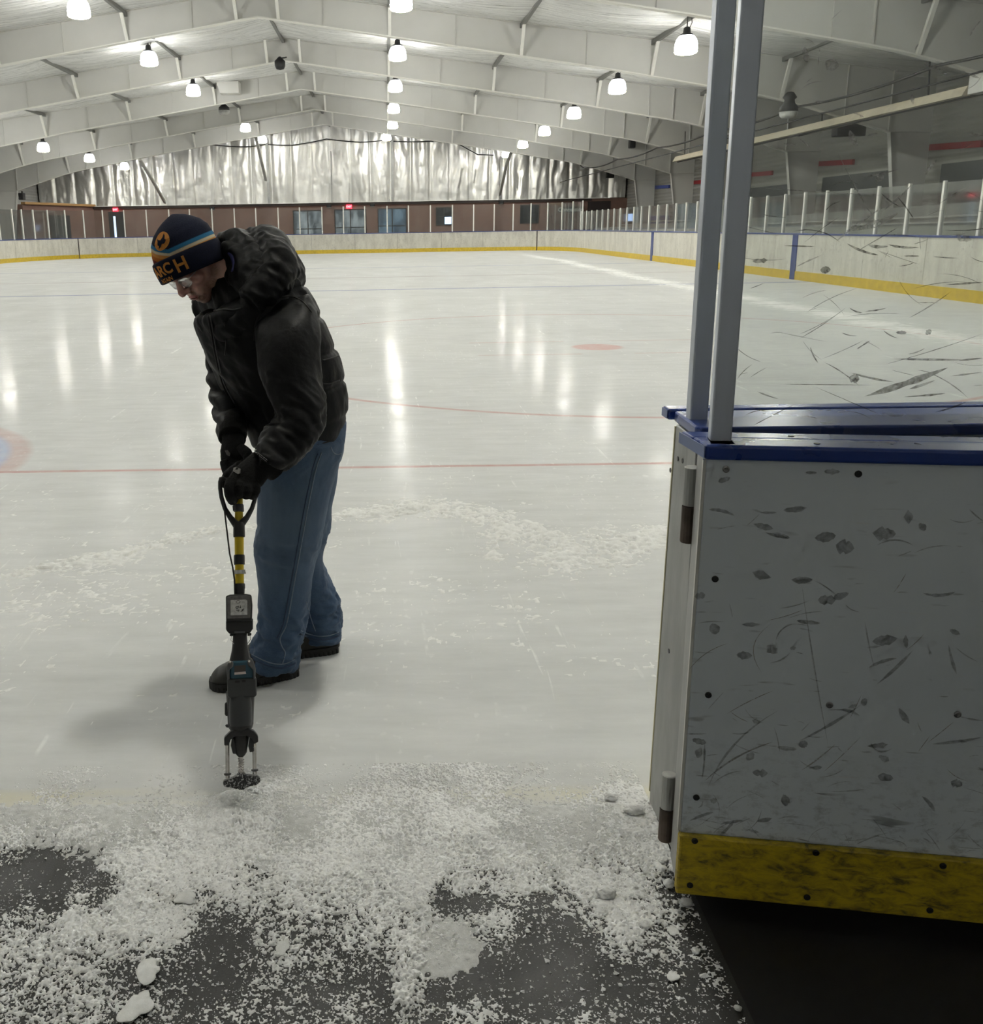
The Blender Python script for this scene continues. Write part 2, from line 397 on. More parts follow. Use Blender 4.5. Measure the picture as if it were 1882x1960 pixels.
def pix_s(x, ylo=430):       # arc length where the board top is seen at image column x
    best = None
    for s in np.arange(PS[0], PS[-1], .05):
        p = at_s(s); c = RW.T @ (np.array([p[0], p[1], BH]) - CAM); u = PX + FPX * c[0] / c[2]
        if best is None or abs(u - x) < best[0]: best = (abs(u - x), s)
        if s > S_CORNER + 1: break
    return best[1]
esp = sorted(set(round(pix_s(x), 2) for x in ex))
esp = [s for i, s in enumerate(esp) if i == 0 or s - esp[i - 1] > .3]
esm = [pix_s(x) for x in (28, 62, 118, 149, 185, 263, 340, 425, 510, 595.5, 679, 761, 845, 924.6, 1028)]
sd = [pix_s(149), pix_s(1028)]
boards('end_boards', 'stained white dasher boards across the far end with yellow kick strip and tall glass', PS[0], S_CORNER, esm, esp, 1.52,
       [(sd[0], .05, M_SEAM, 'gate_gap'), (sd[1], .06, M_SEAM, 'gate_gap')])
sp = [s_of_y(y) for y in np.arange(53.2, 9.2, -1.235)]
ssm = [s_of_y(y) for y in np.arange(51, 9.5, -2.47)]
boards('side_boards', 'long white dasher boards down the right side with blue stripes and low glass', S_CORNER, PS[-1], ssm, sp, .98,
       [(s_of_y(25.0), .30, M_BLUE, 'blue_stripe'), (s_of_y(38.7), .30, M_BLUE, 'blue_stripe')])

# ------------------------------------------------------------------ roof frames
ZB = [(0, 7.55), (10.8, 5.87), (13.15, 5.45), (14.4, 5.24), (15.2, 5.08), (16, 4.88), (17, 4.6), (18.95, 4.0)]
def zbot(x): return np.interp(abs(x - XC), [a for a, _ in ZB], [b for _, b in ZB])
def ztop(x): return 8.28 - .135 * abs(x - XC)
BY = [0.2, 7.85, 15.5, 23.15, 30.8, 38.45, 46.1, 53.75, 61.4]
xs = XC + np.r_[-np.linspace(18.95, 0, 26), np.linspace(0, 18.95, 26)[1:]]
ordn = ['first', 'second', 'third', 'fourth', 'fifth', 'sixth', 'seventh', 'eighth', 'ninth']
for bi, Y in enumerate(BY):
    root = tag(empty('roof_beam'), 'cream steel roof beam spanning the rink, %s from the silver foil end wall' % ordn[len(BY) - 1 - bi], kind='structure')
    def strip(lo, hi, y0, y1): return G().rings([[(x, y0, lo(x)), (x, y1, lo(x)), (x, y1, hi(x)), (x, y0, hi(x))] for x in xs])
    obj('web', strip(lambda x: zbot(x), ztop, Y - .006, Y + .006), M_BEAM, root)
    obj('bottom_flange', strip(lambda x: zbot(x) - .035, zbot, Y - .10, Y + .10), M_FLG, root)
    obj('top_flange', strip(lambda x: ztop(x), lambda x: ztop(x) + .02, Y - .10, Y + .10), M_BEAM, root)
    for kx in range(-9, 10):
        dx = kx * 1.95; x = XC + dx
        if kx % 2 == 0 and abs(dx) > .1 and abs(dx) < 17 or kx == 0:
            for xx in ([x] if kx else [x - .62, x + .62]):
                o = obj('flange_brace', G().bar((xx, Y - .03, zbot(xx)), (xx + (.25 if xx > XC else -.25) * 0, Y - .62, ztop(xx) - .02), .09, .09, (1, 0, 0)), M_FLG, root)
        else:
            obj('web_stiffener', G().span((x - .012, Y - .05, zbot(x)), (x + .012, Y - .006, ztop(x))), M_BEAM, root)
    for sx in (-1, 1):      # knee plates
        for dd in (14.55, 18.9):
            x = XC + sx * dd; obj('web_stiffener', G().span((x - .015, Y - .09, zbot(x)), (x + .015, Y - .006, ztop(x))), M_BEAM, root)
    for sx in (-1, 1):
        side = 'right' if sx > 0 else 'left'
        xi, xo = XC + sx * 18.95, XC + sx * 20.2; xb = XC + sx * 19.55
        c = tag(empty('steel_column'), 'tapered cream steel column on the %s wall, %s from the silver foil end wall' % (side, ordn[len(BY) - 1 - bi]), kind='structure')
        zk, zt = 4.0, 5.62
        obj('column_web', G().prism([(xi, Y - .006, zk), (xo, Y - .006, zk), (xo, Y - .006, 0), (xb, Y - .006, 0)], (0, .012, 0)).prism([(xi, Y - .006, zk), (xi, Y - .006, zt), (xo, Y - .006, zt - .12), (xo, Y - .006, zk)], (0, .012, 0)), M_BEAM, c)
        obj('column_flange', G().bar((xi, Y, zk), (xb, Y, 0), .2, .02, (1, 0, 0)), M_BEAM, c)
        obj('knee_plate', G().span((min(xi, xo), Y - .1, zk - .012), (max(xi, xo), Y + .1, zk + .012)), M_BEAM, c)
# purlins with dark undersides
M_PURL = simple('dark_purlin', (.16, .16, .15), .5)
for j, kx in enumerate(range(-4, 5)):
    x = XC + kx * 3.9; z = ztop(x) - .07
    side = 'ridge' if kx == 0 else ('left' if kx < 0 else 'right')
    lab = 'dark roof strut running lengthwise along the ridge' if kx == 0 else 'dark roof strut running lengthwise, %s on the %s roof slope down from the ridge' % (ordn[abs(kx) - 1], side)
    tag(obj('roof_beam_strut', G().span((x - .05, -6, z - .07), (x + .05, 69, z + .05)), M_PURL), lab, kind='structure')
# sagging film ceiling between the frames
g = None
ny, nx = 20, 150
XX = np.linspace(XL, XR, nx); rows = []
for a, b in zip([-6.2] + BY, BY + [69.2]):
    for t in np.linspace(0, 1, ny)[:-1]: rows.append((a + (b - a) * t, t))
rows.append((69.2, 1.0))
P = np.zeros((len(rows), nx, 3))
for i, (y, t) in enumerate(rows):
    q = fbm(np.stack([XX * .25, np.full(nx, y * 1.1), np.zeros(nx)], 1), 3, 5); bay = math.sin(math.pi * t)
    pur = np.abs(np.sin((XX - XC) / 3.9 * math.pi)) ** .7
    P[i, :, 0] = XX; P[i, :, 1] = y; P[i, :, 2] = ztop(XX) + .03 - bay * (.10 + .16 * pur) + bay * q * .10
tag(obj('ceiling', gridmesh('ceiling', P), M_FILM), 'white sagging plastic film ceiling between the roof beams', kind='structure')
g = G(); g.quad((XL - .2, -6.3, 6.2), (XC, -6.3, 8.9), (XC, 69.5, 8.9), (XL - .2, 69.5, 6.2)); g.quad((XC, -6.3, 8.9), (XR + .2, -6.3, 6.2), (XR + .2, 69.5, 6.2), (XC, 69.5, 8.9))
tag(obj('roof', g, M_CONC), 'metal roof deck above the ceiling film', kind='structure')

# ------------------------------------------------------------------ walls
def siding(name, x):
    n = 560; y = np.linspace(-6.2, 69.4, 3); z = np.linspace(0, 6.2, n); P = np.zeros((3, n, 3)); rib = .012 * np.sin(z / .19 * 2 * math.pi)
    for i in range(3): P[i, :, 0] = x + rib; P[i, :, 1] = y[i]; P[i, :, 2] = z
    return gridmesh(name, P)
tag(obj('wall_right', siding('w', XR), M_WALLP), 'grey ribbed siding of the right wall', kind='structure')
tag(obj('wall_left', siding('w', XL), simple('white_siding', (.55, .55, .53), .7, var=.04)), 'pale ribbed siding of the left wall', kind='structure')
g = G(); g.span((XL, -6.3, 0), (XR, -6.2, 8.9))
tag(obj('wall_back', g, simple('pale_fill_wall', (.78, .78, .78), .8)), 'unseen wall behind the camera, kept pale to throw fill light on the gate', kind='structure')  # out-of-view wall added to limit the light, toned pale for fill
YB = 68.8
tag(obj('wall_end', G().span((-20.2, YB, 0), (XR, YB + .4, 3.14)).span((XL, 69.3, 0), (XR, 69.4, 8.9)), M_BRICK), 'brown block wall of the lobby under the silver foil', kind='structure')
a, b = np.array([-22.6, 61.9]), np.array([-20.2, YB])
tag(obj('wall_end_left', G().prism([(a[0], a[1], 0), (b[0], b[1], 0), (b[0] - .5, b[1], 0), (a[0] - .5, a[1], 0)], (0, 0, 3.2)), M_BRICK), 'brown block side wall of the lobby at the left corner', kind='structure')
tag(obj('trim_1', G().bar((a[0] + .04, a[1], 3.27), (b[0] + .04, b[1], 3.22), .3, .15), M_WOOD), 'raw wooden plate on top of the left brown wall', kind='structure')
tag(obj('trim_2', G().span((-20.2, YB - .12, 2.98), (14.2, YB, 3.14)), M_DARK), 'dark brown fascia under the silver foil', kind='structure')
tag(obj('trim_3', G().span((-20.2, YB - .2, 3.14), (15.4, YB + .3, 3.18)), M_POSTW), 'white ledge along the bottom of the silver foil', kind='structure')
# foil on the end wall
nx, nz = 620, 120
XX = np.linspace(-23.9, 16.5, nx); T = np.linspace(0, 1, nz); P = np.zeros((nx, nz, 3))
for j, t in enumerate(T):
    zt_ = ztop(XX) + .1; Z = 3.18 + (zt_ - 3.18) * t
    seam = np.abs(((XX + 3.7) / 1.36) % 1 - .5) * 2          # 1 at a seam
    fold = fbm(np.stack([XX * 2.2 + .8 * fbm(np.stack([XX * .6, Z * .5, Z * 0], 1), 3, 9), Z * .42, Z * 0], 1), 4, 21)
    crk = fbm(np.stack([XX * 3, Z * 3, Z * 0], 1), 4, 31)
    P[:, j, 0] = XX; P[:, j, 2] = Z
    P[:, j, 1] = 69.0 - .16 * (1 - seam ** 6) * 1.2 - .19 * fold * (1 - .4 * seam) - .022 * crk
tag(obj('foil_curtain', gridmesh('foil', P), M_FOIL), 'wrinkled silver foil insulation hung over the far end wall', 'insulation foil')
M_GPOST = simple('grey_post_paint', (.36, .36, .35), .6)
def endpost(x, y0, y1, lab, w=.16):
    p0, p1 = onY(x, y0, 68.6), onY(x, y1, 68.6)
    tag(obj('wall_post', G().span((p0[0] - w / 2, 68.25, 3.18), (p0[0] + w / 2, 68.4, p1[2])), M_GPOST), lab, 'post')
endpost(516, 384, 268, 'pale steel post in front of the foil, left of the ridge'); endpost(752, 384, 262, 'pale steel post in front of the foil, right of the ridge')
endpost(958, 377, 300, 'pale steel post in front of the foil beside the right diagonal brace')
endpost(636, 384, 290, 'thin grey pipe hanging down the foil below the ridge', .07)
def brace(pts, lab):
    q = [onY(x, y, Y) for x, y, Y in pts]; g = G()
    for a, b in zip(q[:-1], q[1:]): g.bar(a, b, .16, .12, (0, 1, 0))
    tag(obj('wall_brace', g, M_BEAM), lab, 'brace')
brace([(486, 245, 61.5), (509, 345, 68.2)], 'pale diagonal brace reaching the post left of the ridge')
brace([(268, 306, 61.5), (290, 342, 64), (316, 388, 68.4)], 'bent pale diagonal brace before the foil on its left part')
brace([(980, 288, 61.5), (970, 314, 64), (957, 374, 68.4)], 'bent pale diagonal brace before the foil on its right part')
def cable(name, pts, r, lab, m=None, cat='cable', n=6):
    tag(obj(name, G().tube(pts, r, n), m or M_BLACK, smooth=True), lab, cat)
def swag(ks, sag, n=8):
    out = []
    for a, b in zip(ks[:-1], ks[1:]):
        for t in np.linspace(0, 1, n)[:-1]: out.append(np.array(a) * (1 - t) + np.array(b) * t - np.array([0, 0, sag * 4 * t * (1 - t)]))
    return out + [np.array(ks[-1])]
ck = [onY(x, y, 68.5) for x, y in [(405, 277), (470, 281), (510, 276), (560, 278), (625, 266), (690, 272), (738, 268), (765, 271), (830, 270)]]
cable('black_cable', swag(ck, .03), .035, 'black cable swagged across the top of the silver foil')
ck = [onY(x, y, 68.3) for x, y in [(880, 277), (915, 296), (945, 297)]]
cable('black_cable', ck, .035, 'short black cable sagging across the foil right of the ridge')
cable('black_cable', swag([(12.4, 64, 5.1)] + [(12.4, y, zbot(12.4) - .09) for y in BY[::-1][:7]], .12), .035, 'black cable swagged from beam to beam above the right stands')
cable('steel_wire', [(12.0, 69, 4.25), (12.0, 6, 4.3)], .022, 'straight thin wire running above the right side glass', cat='wire')

# openings in the end wall
def window(n, x0, y0, x1, y1, lab, cols=2, rows=(.35,), kind='window', glass=None, Y=YB):
    p, q = onY(x0, y0, Y), onY(x1, y1, Y); z0 = .25 if kind == 'door' else (q[2] if y1 < 436 else .75)
    X0, X1, Z1 = p[0], q[0], p[2]
    g = G(); w = .07
    g.span((X0, Y - .06, z0), (X0 + w, Y, Z1)); g.span((X1 - w, Y - .06, z0), (X1, Y, Z1)); g.span((X0 + w, Y - .06, Z1 - w), (X1 - w, Y, Z1)); g.span((X0 + w, Y - .06, z0), (X1 - w, Y, z0 + w))
    for c in range(1, cols): x = X0 + (X1 - X0) * c / cols; g.span((x - w / 2, Y - .055, z0 + w), (x + w / 2, Y - .005, Z1 - w))
    for r in rows: z = z0 + (Z1 - z0) * r; g.span((X0 + w, Y - .05, z - .03), (X1 - w, Y - .01, z + .03))
    o = tag(obj('%s_%d' % (kind, n), g, M_BLACK), lab, kind='structure')
    obj('pane', G().span((X0 + w * .5, Y - .03, z0), (X1 - w * .5, Y - .02, Z1 - w * .5)), glass or M_BLACKGLASS, o)
    return o, (X0, X1, z0, Z1)
def lobby_glass(name, c1, c2, s):
    k = N(name); p = k.pos(); f = k.noise(k.scale(p, (1.0, 1, .5)), 1.8, 3, .5)
    e = k.n('ShaderNodeEmission'); k.l(k.mix(k.ramp(f, .4, .62), c1, c2), e.inputs[0]); e.inputs[1].default_value = s
    b = k.bsdf((.03, .035, .04), .1); m = k.n('ShaderNodeMixShader'); m.inputs[0].default_value = .5; k.l(b, m.inputs[1]); k.l(e.outputs[0], m.inputs[2]); return k.done(m.outputs[0])
LG = lobby_glass('lit_lobby_glass', (.05, .06, .065), (.22, .25, .26), 1.0)
window(1, 560.6, 403, 618.6, 451, 'lobby window with dim light inside, left of the glass entrance', 2, (.35,), glass=LG)
window(2, 723, 399, 779, 446, 'lobby window with bluish panes, right of the glass entrance', 2, (.4,), glass=lobby_glass('bluish_lobby_glass', (.03, .05, .07), (.10, .15, .19), 1.0))
o3, r3 = window(3, 834.5, 397, 866, 431, 'small window with one bright blue pane on the brown wall', 2, (.5,))
obj('bright_pane', G().span(((r3[0] + r3[1]) / 2 + .04, YB - .045, r3[2] + .08), (r3[1] - .06, YB - .035, (r3[2] + r3[3]) / 2 - .04)), emit('blue_lit_pane', (.45, .62, 1.0), 1.2), o3)
window(4, 996, 392.5, 1031, 427.5, 'small unlit black window near the concession sign', 2, ())
window(5, 163, 416, 180, 456, 'narrow dark window left of the black metal door', 1, (.5,))
o, r = window(1, 640, 401, 702, 449, 'dark glass double entrance door under the exit sign', 2, (.5,), 'door', LG)
o, r = window(2, 207.5, 406, 241, 457, 'black metal door with a lit slit of glass at the left', 1, (), 'door', M_BLACK)
p, q = onY(217, 414, YB), onY(224.5, 456, YB); obj('slit_glass', G().span((p[0], YB - .05, .8), (q[0], YB - .035, p[2])), emit('slit_light', (.55, .7, 1.0), .9), o)
p = onY(151, 420, YB); tag(obj('door_3', G().span((p[0], YB - .1, 0), (p[0] + .12, YB, p[2])).span((p[0] + .2, YB - .1, 0), (p[0] + .32, YB, p[2])), M_POSTW), 'white door frame in the left corner of the lobby wall', kind='structure')
t0 = a + (b - a) * .34; t1 = a + (b - a) * .62; e_ = (b - a) / np.linalg.norm(b - a); nn = np.array([e_[1], -e_[0]]) * .05
tag(obj('door_4', G().prism([(t0[0] + nn[0], t0[1] + nn[1], 0), (t1[0] + nn[0], t1[1] + nn[1], 0), (t1[0], t1[1], 0), (t0[0], t0[1], 0)], (0, 0, 2.55)), M_BLACK), 'tall dark door in the left brown side wall', kind='structure')
tag(obj('door_5', G().span((13.95, YB - .1, .25), (15.5, YB, 2.95)), simple('dark_opening', (.02, .012, .012), .6)), 'dark serving opening at the right end of the brown wall', kind='structure')
def sign(name, x0, y0, x1, y1, txt, mb, mt, lab, cat, sz):
    p, q = onY(x0, y0, YB), onY(x1, y1, YB); t = tag(empty(name), lab, cat)
    obj('sign_plate', G().span((p[0], YB - .26, q[2]), (q[0], YB - .14, p[2])), mb, t)
    me = text_mesh(txt, sz, .006 if sz < .3 else .01); xs_ = [v.co.x for v in me.vertices]; wd = max(xs_) - min(xs_); ys_ = [v.co.y for v in me.vertices]
    s = min((q[0] - p[0]) * .92 / wd, (p[2] - q[2]) * .7 / (max(ys_) - min(ys_)) * 1.0) if cat == 'exit sign' else (q[0] - p[0]) * .98 / wd
    warp(me, lambda v: ((p[0] + q[0]) / 2 + (v.x - wd / 2 - min(xs_)) * s, YB - .27, (p[2] + q[2]) / 2 + (v.y - (max(ys_) + min(ys_)) / 2) * s))
    obj('lettering', me, mt, t)
    return t
M_EXIT = emit('exit_red', (1.0, .03, .06), 1.6); M_WHITE = simple('white_letter', (.8, .8, .78), .5)
sign('exit_sign', 663, 392, 674, 399.5, 'EXIT', M_EXIT, emit('exit_letter', (1, .45, .45), 1.2), 'lit red exit sign above the glass double entrance', 'exit sign', .22)
sign('exit_sign', 217.5, 398, 227.5, 405, 'EXIT', M_EXIT, bpy.data.materials['exit_letter'], 'lit red exit sign above the black metal door at the left', 'exit sign', .22)
sign('concession_sign', 1067, 396, 1116, 406, 'Concession', M_BLACK, M_WHITE, 'black concession sign with white letters on the brown wall', 'sign', .3)
for x, lab in ((630, 'dark wall light left of the exit sign over the entrance'), (713, 'dark wall light right of the exit sign over the entrance'), (959, 'dark wall light between the two small windows on the right'), (407, 'dark wall light on the brown wall near the left')):
    p = onY(x, 394 - (x - 630) * .021, YB); t = tag(empty('wall_light'), lab, 'wall light')
    obj('housing', G().span((p[0] - .16, YB - .3, p[2] - .1), (p[0] + .16, YB - .12, p[2] + .1)), M_BLACK, t, bevel=.03)
    obj('lens', G().span((p[0] - .13, YB - .31, p[2] - .13), (p[0] + .13, YB - .15, p[2] - .1)), simple('dull_lens', (.2, .2, .19), .3), t)
# ------------------------------------------------------------------ pendant lamps
LAMP = 74.0
M_GLOBE = emit('lit_globe', (.955, .98, 1.0), LAMP * 1.25); M_DOME = emit('lit_globe_dome', (.955, .98, 1.0), 3.5)
M_RIM = emit('lit_globe_rim', (1.0, .90, .50), LAMP * .45)
M_CAPM = simple('lamp_cap', (.05, .05, .05), .4, .5)
M_OFF = simple('unlit_globe', (.45, .45, .43), .3)
def lamp_proto():
    t = empty('pendant_lamp')
    g = G().lathe((0, 0, 0), [(.0, -.235), (.20, -.24), (.262, -.215), (.285, -.17), (.292, -.10), (.26, -.10)], 20)
    obj('globe', g, M_GLOBE, t, smooth=True)
    obj('reflector_dome', G().lathe((0, 0, 0), [(.26, -.10), (.291, -.10), (.288, -.03), (.285, .0), (.255, .10), (.19, .18), (.12, .215)], 20), M_DOME, t, smooth=True)
    g = G().lathe((0, 0, 0), [(.296, -.20), (.27, -.238), (.20, -.262), (.19, -.255), (.262, -.225), (.288, -.19)], 20)
    obj('globe_rim', g, M_RIM, t, smooth=True)
    g = G().lathe((0, 0, 0), [(.20, .185), (.16, .225), (.10, .25), (.085, .37), (.05, .40), (.0, .41)], 14)
    obj('lamp_cap', g, M_CAPM, t, smooth=True)
    g = G().tube([(0, 0, .40), (0, 0, .75)], .016, 6).tube([(.06, 0, .36), (.12, 0, .5), (.10, 0, .66), (.16, 0, .8)], .012, 5)
    obj('hook_and_cord', g, M_CAPM, t)
    return t
def copy_tree(o, parent=None):
    c = o.copy(); COL.objects.link(c)
    if parent is not None: c.parent = parent
    for ch in list(o.children): copy_tree(ch, c)
    return c
LP = lamp_proto(); first = True
MID = [3.95, 11.6, 19.3, 26.98, 34.62, 42.28, 49.92, 57.57, 65.2]
rows = [('row beside the ridge', .48, 7.12, MID), ('left slope row', -7.87, 7.1, MID), ('right slope row', 7.87, 5.95, MID), ('low outer left row', -16.9, 5.6, MID[3:])]
DEADLAMP = [(-7.83, 49.92)]
for nm, X, Z, ys in rows:
    for i, y in enumerate(ys):
        if any(abs(X - a) < .1 and abs(y - b) < .1 for a, b in DEADLAMP): continue
        o = LP if first else copy_tree(LP); first = False
        o.location = (X if not (X == .48 and y > 60) else .15, y, Z)
        k = len(ys) - i
        tag(o, 'lit globe pendant lamp, %s from the foil end in the %s' % (ordn[k - 1], nm), 'lamp', 'lit pendant lamps under the roof beams')
t = tag(empty('pendant_lamp'), 'unlit dark pendant lamp hanging among the lit ones on the left slope', 'lamp'); t.location = (-7.83, 49.9, 7.15)
obj('lamp_cap', G().lathe((0, 0, 0), [(.27, -.02), (.26, .1), (.16, .2), (.09, .25), (.08, .4), (0, .41)], 14), M_BLACK, t, smooth=True)
obj('globe', G().lathe((0, 0, 0), [(0, -.22), (.2, -.22), (.25, -.15), (.27, -.02)], 14), M_OFF, t, smooth=True)
obj('hook_and_cord', G().tube([(0, 0, .4), (0, 0, .75)], .016, 6), M_CAPM, t)
# ridge camera dome, heater box, speakers
p = onY(536, 123, 37.9); t = tag(empty('camera_dome'), 'small black round camera under the second visible beam near the ridge', 'camera')
obj('housing', G().lathe((p[0], p[1], p[2]), [(.0, -.2), (.14, -.17), (.2, -.06), (.2, .1), (.1, .2), (.04, .26)], 14), M_BLACK, t, smooth=True)
obj('bracket', G().bar((p[0], p[1], p[2] + .2), (p[0] + .2, p[1] + .42, p[2] + .3), .05, .05), M_BLACK, t)
p, q = onY(416, 158, 45.6), onY(460, 180, 45.6)
t = tag(empty('heater_box'), 'white boxy unit hung on the beam on the left slope', 'air unit')
obj('housing', G().prism([(p[0], 45.2, p[2]), (q[0], 45.2, p[2]), (q[0], 45.2, q[2]), (p[0] + .15, 45.2, q[2])], (0, .7, 0)), M_BEAM, t, bevel=.02)
obj('hanger', G().span((p[0] + .2, 45.4, p[2]), (p[0] + .24, 45.44, p[2] + .6)).span((q[0] - .24, 45.4, p[2]), (q[0] - .2, 45.44, p[2] + .6)), M_BEAM, t)
def black_box(x, y, Y, w, h, nm, lab, cat, ends=()):
    p = onY(x, y, Y); t = tag(empty(nm), lab, cat)
    obj('housing', G().box((p[0], Y, p[2]), (w, .4, h)), M_BLACK, t, bevel=.03)
    gb = G().box((p[0], Y + .1, p[2] + h * .6), (.08, .1, h * .4))
    for e in ends: gb.bar((p[0], Y + .1, p[2] + h * .5), e, .05, .05)
    obj('bracket', gb, M_CAPM, t); return t
black_box(1210, 275, 53.4, .3, .45, 'loudspeaker', 'small black loudspeaker clamped on the beam near the cable', 'speaker')
black_box(1168, 335, 68.3, .5, .4, 'loudspeaker', 'black loudspeaker in front of the foil at the right corner', 'speaker', [(onY(1168, 335, 68.3)[0], 68.72, 5.2)])
black_box(1625, 249, 33.0, .95, .4, 'scoreboard_box', 'wide black box hung below the beige heater on the right', 'box', [(13.45, 33.1, 4.11)])
black_box(42, 376, 61.8, .3, .4, 'loudspeaker', 'small black loudspeaker on the column in the left corner', 'speaker', [(-22.63, 61.5, 3.5)])
p = onY(1510, 212, 29.5); t = tag(empty('pendant_lamp'), 'unlit pendant lamp with black cap seen behind the scratched glass', 'lamp')
obj('lamp_cap', G().lathe(p, [(.26, -.03), (.25, .1), (.16, .2), (.14, .3), (.2, .36), (.1, .5), (0, .52)], 14), M_BLACK, t, smooth=True)
obj('globe', G().lathe(p, [(0, -.2), (.18, -.2), (.24, -.14), (.26, -.03)], 14), M_OFF, t, smooth=True)
# beige radiant heater above the right stands
t = tag(empty('radiant_heater'), 'long beige radiant heater hung above the right stands', 'heater')
xa, xb, y0, y1, z = 13.25, 13.75, 23.6, 46.5, 4.16
obj('hood', G().prism([(xa, y0, z), (xb, y0, z), (xb - .12, y0, z + .22), (xa + .12, y0, z + .22)], (0, y1 - y0, 0)), simple('beige_enamel', (.62, .55, .42), .5), t)
obj('tube', G().tube([(13.5, y0 - .5, z + .02), (13.5, y1, z + .02)], .06, 8), M_CAPM, t)
obj('burner_box', G().span((13.2, y0 - 1.1, z - .02), (13.7, y0 - .3, z + .4)), M_BEAM, t, bevel=.02)
for y in (25.5, 31.5, 38.5, 45.5): obj('hanger_rod', G().bar((13.5, y, z + .2), (13.5, y + .15, 5.4), .03, .03), M_BLACK, t)
# right wall furniture: stripes, dark openings, stands
M_RED = simple('red_stripe', (.32, .012, .018), .6); M_BLU2 = simple('blue_stripe_paint', (.04, .07, .30), .5)
for pts, mm, lab in (([(1740, 285), (1878, 275)], M_RED, 'red stripe on the right wall, nearest to the camera'), ([(1520, 316), (1632, 310)], M_RED, 'red stripe on the right wall, second from the camera'),
                     ([(1428, 335), (1477, 331)], M_RED, 'red stripe on the right wall partly behind the aluminium posts'), ([(1297, 351), (1354, 347.5)], M_RED, 'red stripe on the right wall left of the aluminium posts'),
                     ([(1223, 360), (1280, 357)], M_BLU2, 'blue stripe on the right wall beside the foil corner')):
    p, q = onX(*pts[0], XR - .1), onX(*pts[1], XR - .1)
    g = G().prism([(XR - .1, p[1], p[2] - .09), (XR - .1, q[1], q[2] - .09), (XR - .1, q[1], q[2] + .09), (XR - .1, p[1], p[2] + .09)], (.08, 0, 0)); tag(obj('wall_stripe', g, mm), lab, 'stripe')
p, q = onX(0, 391, -22.6), onX(33, 390, -22.6)
tag(obj('wall_stripe', G().span((XL + .02, 45, 3.2), (XL + .1, 60.5, 3.38)), M_BLU2), 'blue stripe on the left wall near the corner', 'stripe')
M_DKW = simple('dark_panel', (.045, .05, .05), .6)
for i, (ya, yb, za, zb, lab) in enumerate(((31.6, 38.0, 1.0, 3.0, 'wide dark opening in the right wall behind the scratched glass'), (24.0, 30.0, 1.0, 3.0, 'dark opening in the right wall at the picture edge'), (41, 45.5, 1.0, 2.9, 'dark opening in the right wall beside the aluminium post'))):
    tag(obj('window_%d' % (6 + i), G().span((XR - .14, ya, za), (XR - .03, yb, zb)), M_DKW), lab, kind='structure')
t = tag(empty('spectator_stand'), 'pale grey stepped spectator stand behind the right side boards', 'stand')
M_STAND = simple('pale_grey_stand', (.42, .43, .41), .6)
p = [(61.8, 1.18), (40.8, 1.5), (35.7, 1.54), (28.7, 1.68), (21.8, 1.79), (12, 1.95)]
obj('platform_front', G().prism([(13, 12, 0)] + [(13, y, z) for y, z in p[::-1]] + [(13, 61.8, 0)], (.25, 0, 0)), M_STAND, t)
for j in range(3): obj('bench', G().span((13.3 + j * .9, 14, 1.15 + j * .18), (13.75 + j * .9, 60, 1.22 + j * .18)), M_STAND, t)
obj('rail', G().tube([(12.95, 12, 1.62), (12.95, 34, 1.35)], .025, 6).tube([(12.95, 12, 1.45), (12.95, 30, 1.28)], .025, 6), M_POSTW, t)
# wooden doors, blue banner behind the far right glass
tag(obj('wood_panel', G().span((14.2, 63.0, 0), (15.8, 63.1, 2.3)), simple('brown_door_wood', (.20, .11, .05), .6)), 'brown wooden panel behind the far right corner glass', 'panel')
tag(obj('blue_cabinet', G().span((15.65, 57.5, -.01), (16.4, 59.3, 1.85)), M_BLU2, bevel=.05), 'blue cabinet against the right wall behind the far right glass', 'cabinet')

# ------------------------------------------------------------------ near boards: fixed board end and swung-open gate
def panel_material():
    k = N('scuffed_white_panel'); p = k.objc(); x, y, z = k.xyz(p)
    n = k.noise(p, 3, 3); col = k.mix(k.ramp(n, .3, .7), (.63, .685, .73), (.69, .745, .785))
    def marks(rot, sx, sz, th, s, seed):
        v = k.scale(p, (sx, 1, sz), (0, rot, 0)); mm = k.n('ShaderNodeMapping'); k.l(v, mm.inputs[0]); mm.inputs['Location'].default_value = (seed, 0, seed * 2)
        a = k.ramp(k.noise(mm.outputs[0], s, 2, .45, .3), th, th + .035)
        return k.math('MULTIPLY', a, k.ramp(k.noise(p, 7 + seed, 3), .46, .6))
    low = k.ramp(z, .95, .1, .35, 1.0)
    m = marks(.25, 4, 16, .665, 1.6, 1); m = k.math('MAXIMUM', m, marks(-.5, 3, 30, .68, 2.0, 3)); m = k.math('MAXIMUM', m, marks(.9, 3, 36, .69, 2.2, 5)); m = k.math('MAXIMUM', m, marks(.05, 5, 26, .675, 3.2, 7))
    col = k.mix(k.math('MULTIPLY', k.math('MULTIPLY', m, low), .75), col, (.10, .105, .11))
    w = marks(-.7, 2.5, 44, .70, 2.0, 9); col = k.mix(k.math('MULTIPLY', w, .5), col, (.66, .67, .67))
    gr = k.math('MULTIPLY', k.ramp(k.noise(k.scale(p, (1, 1, 1.6)), 30, 5, .7), .5, .75), k.ramp(z, .45, .18, 0, .8))
    col = k.mix(gr, col, (.16, .165, .17))
    return k.done(k.bsdf(col, .42, 0, k.bump(k.noise(p, 60, 3), .05, .002)))
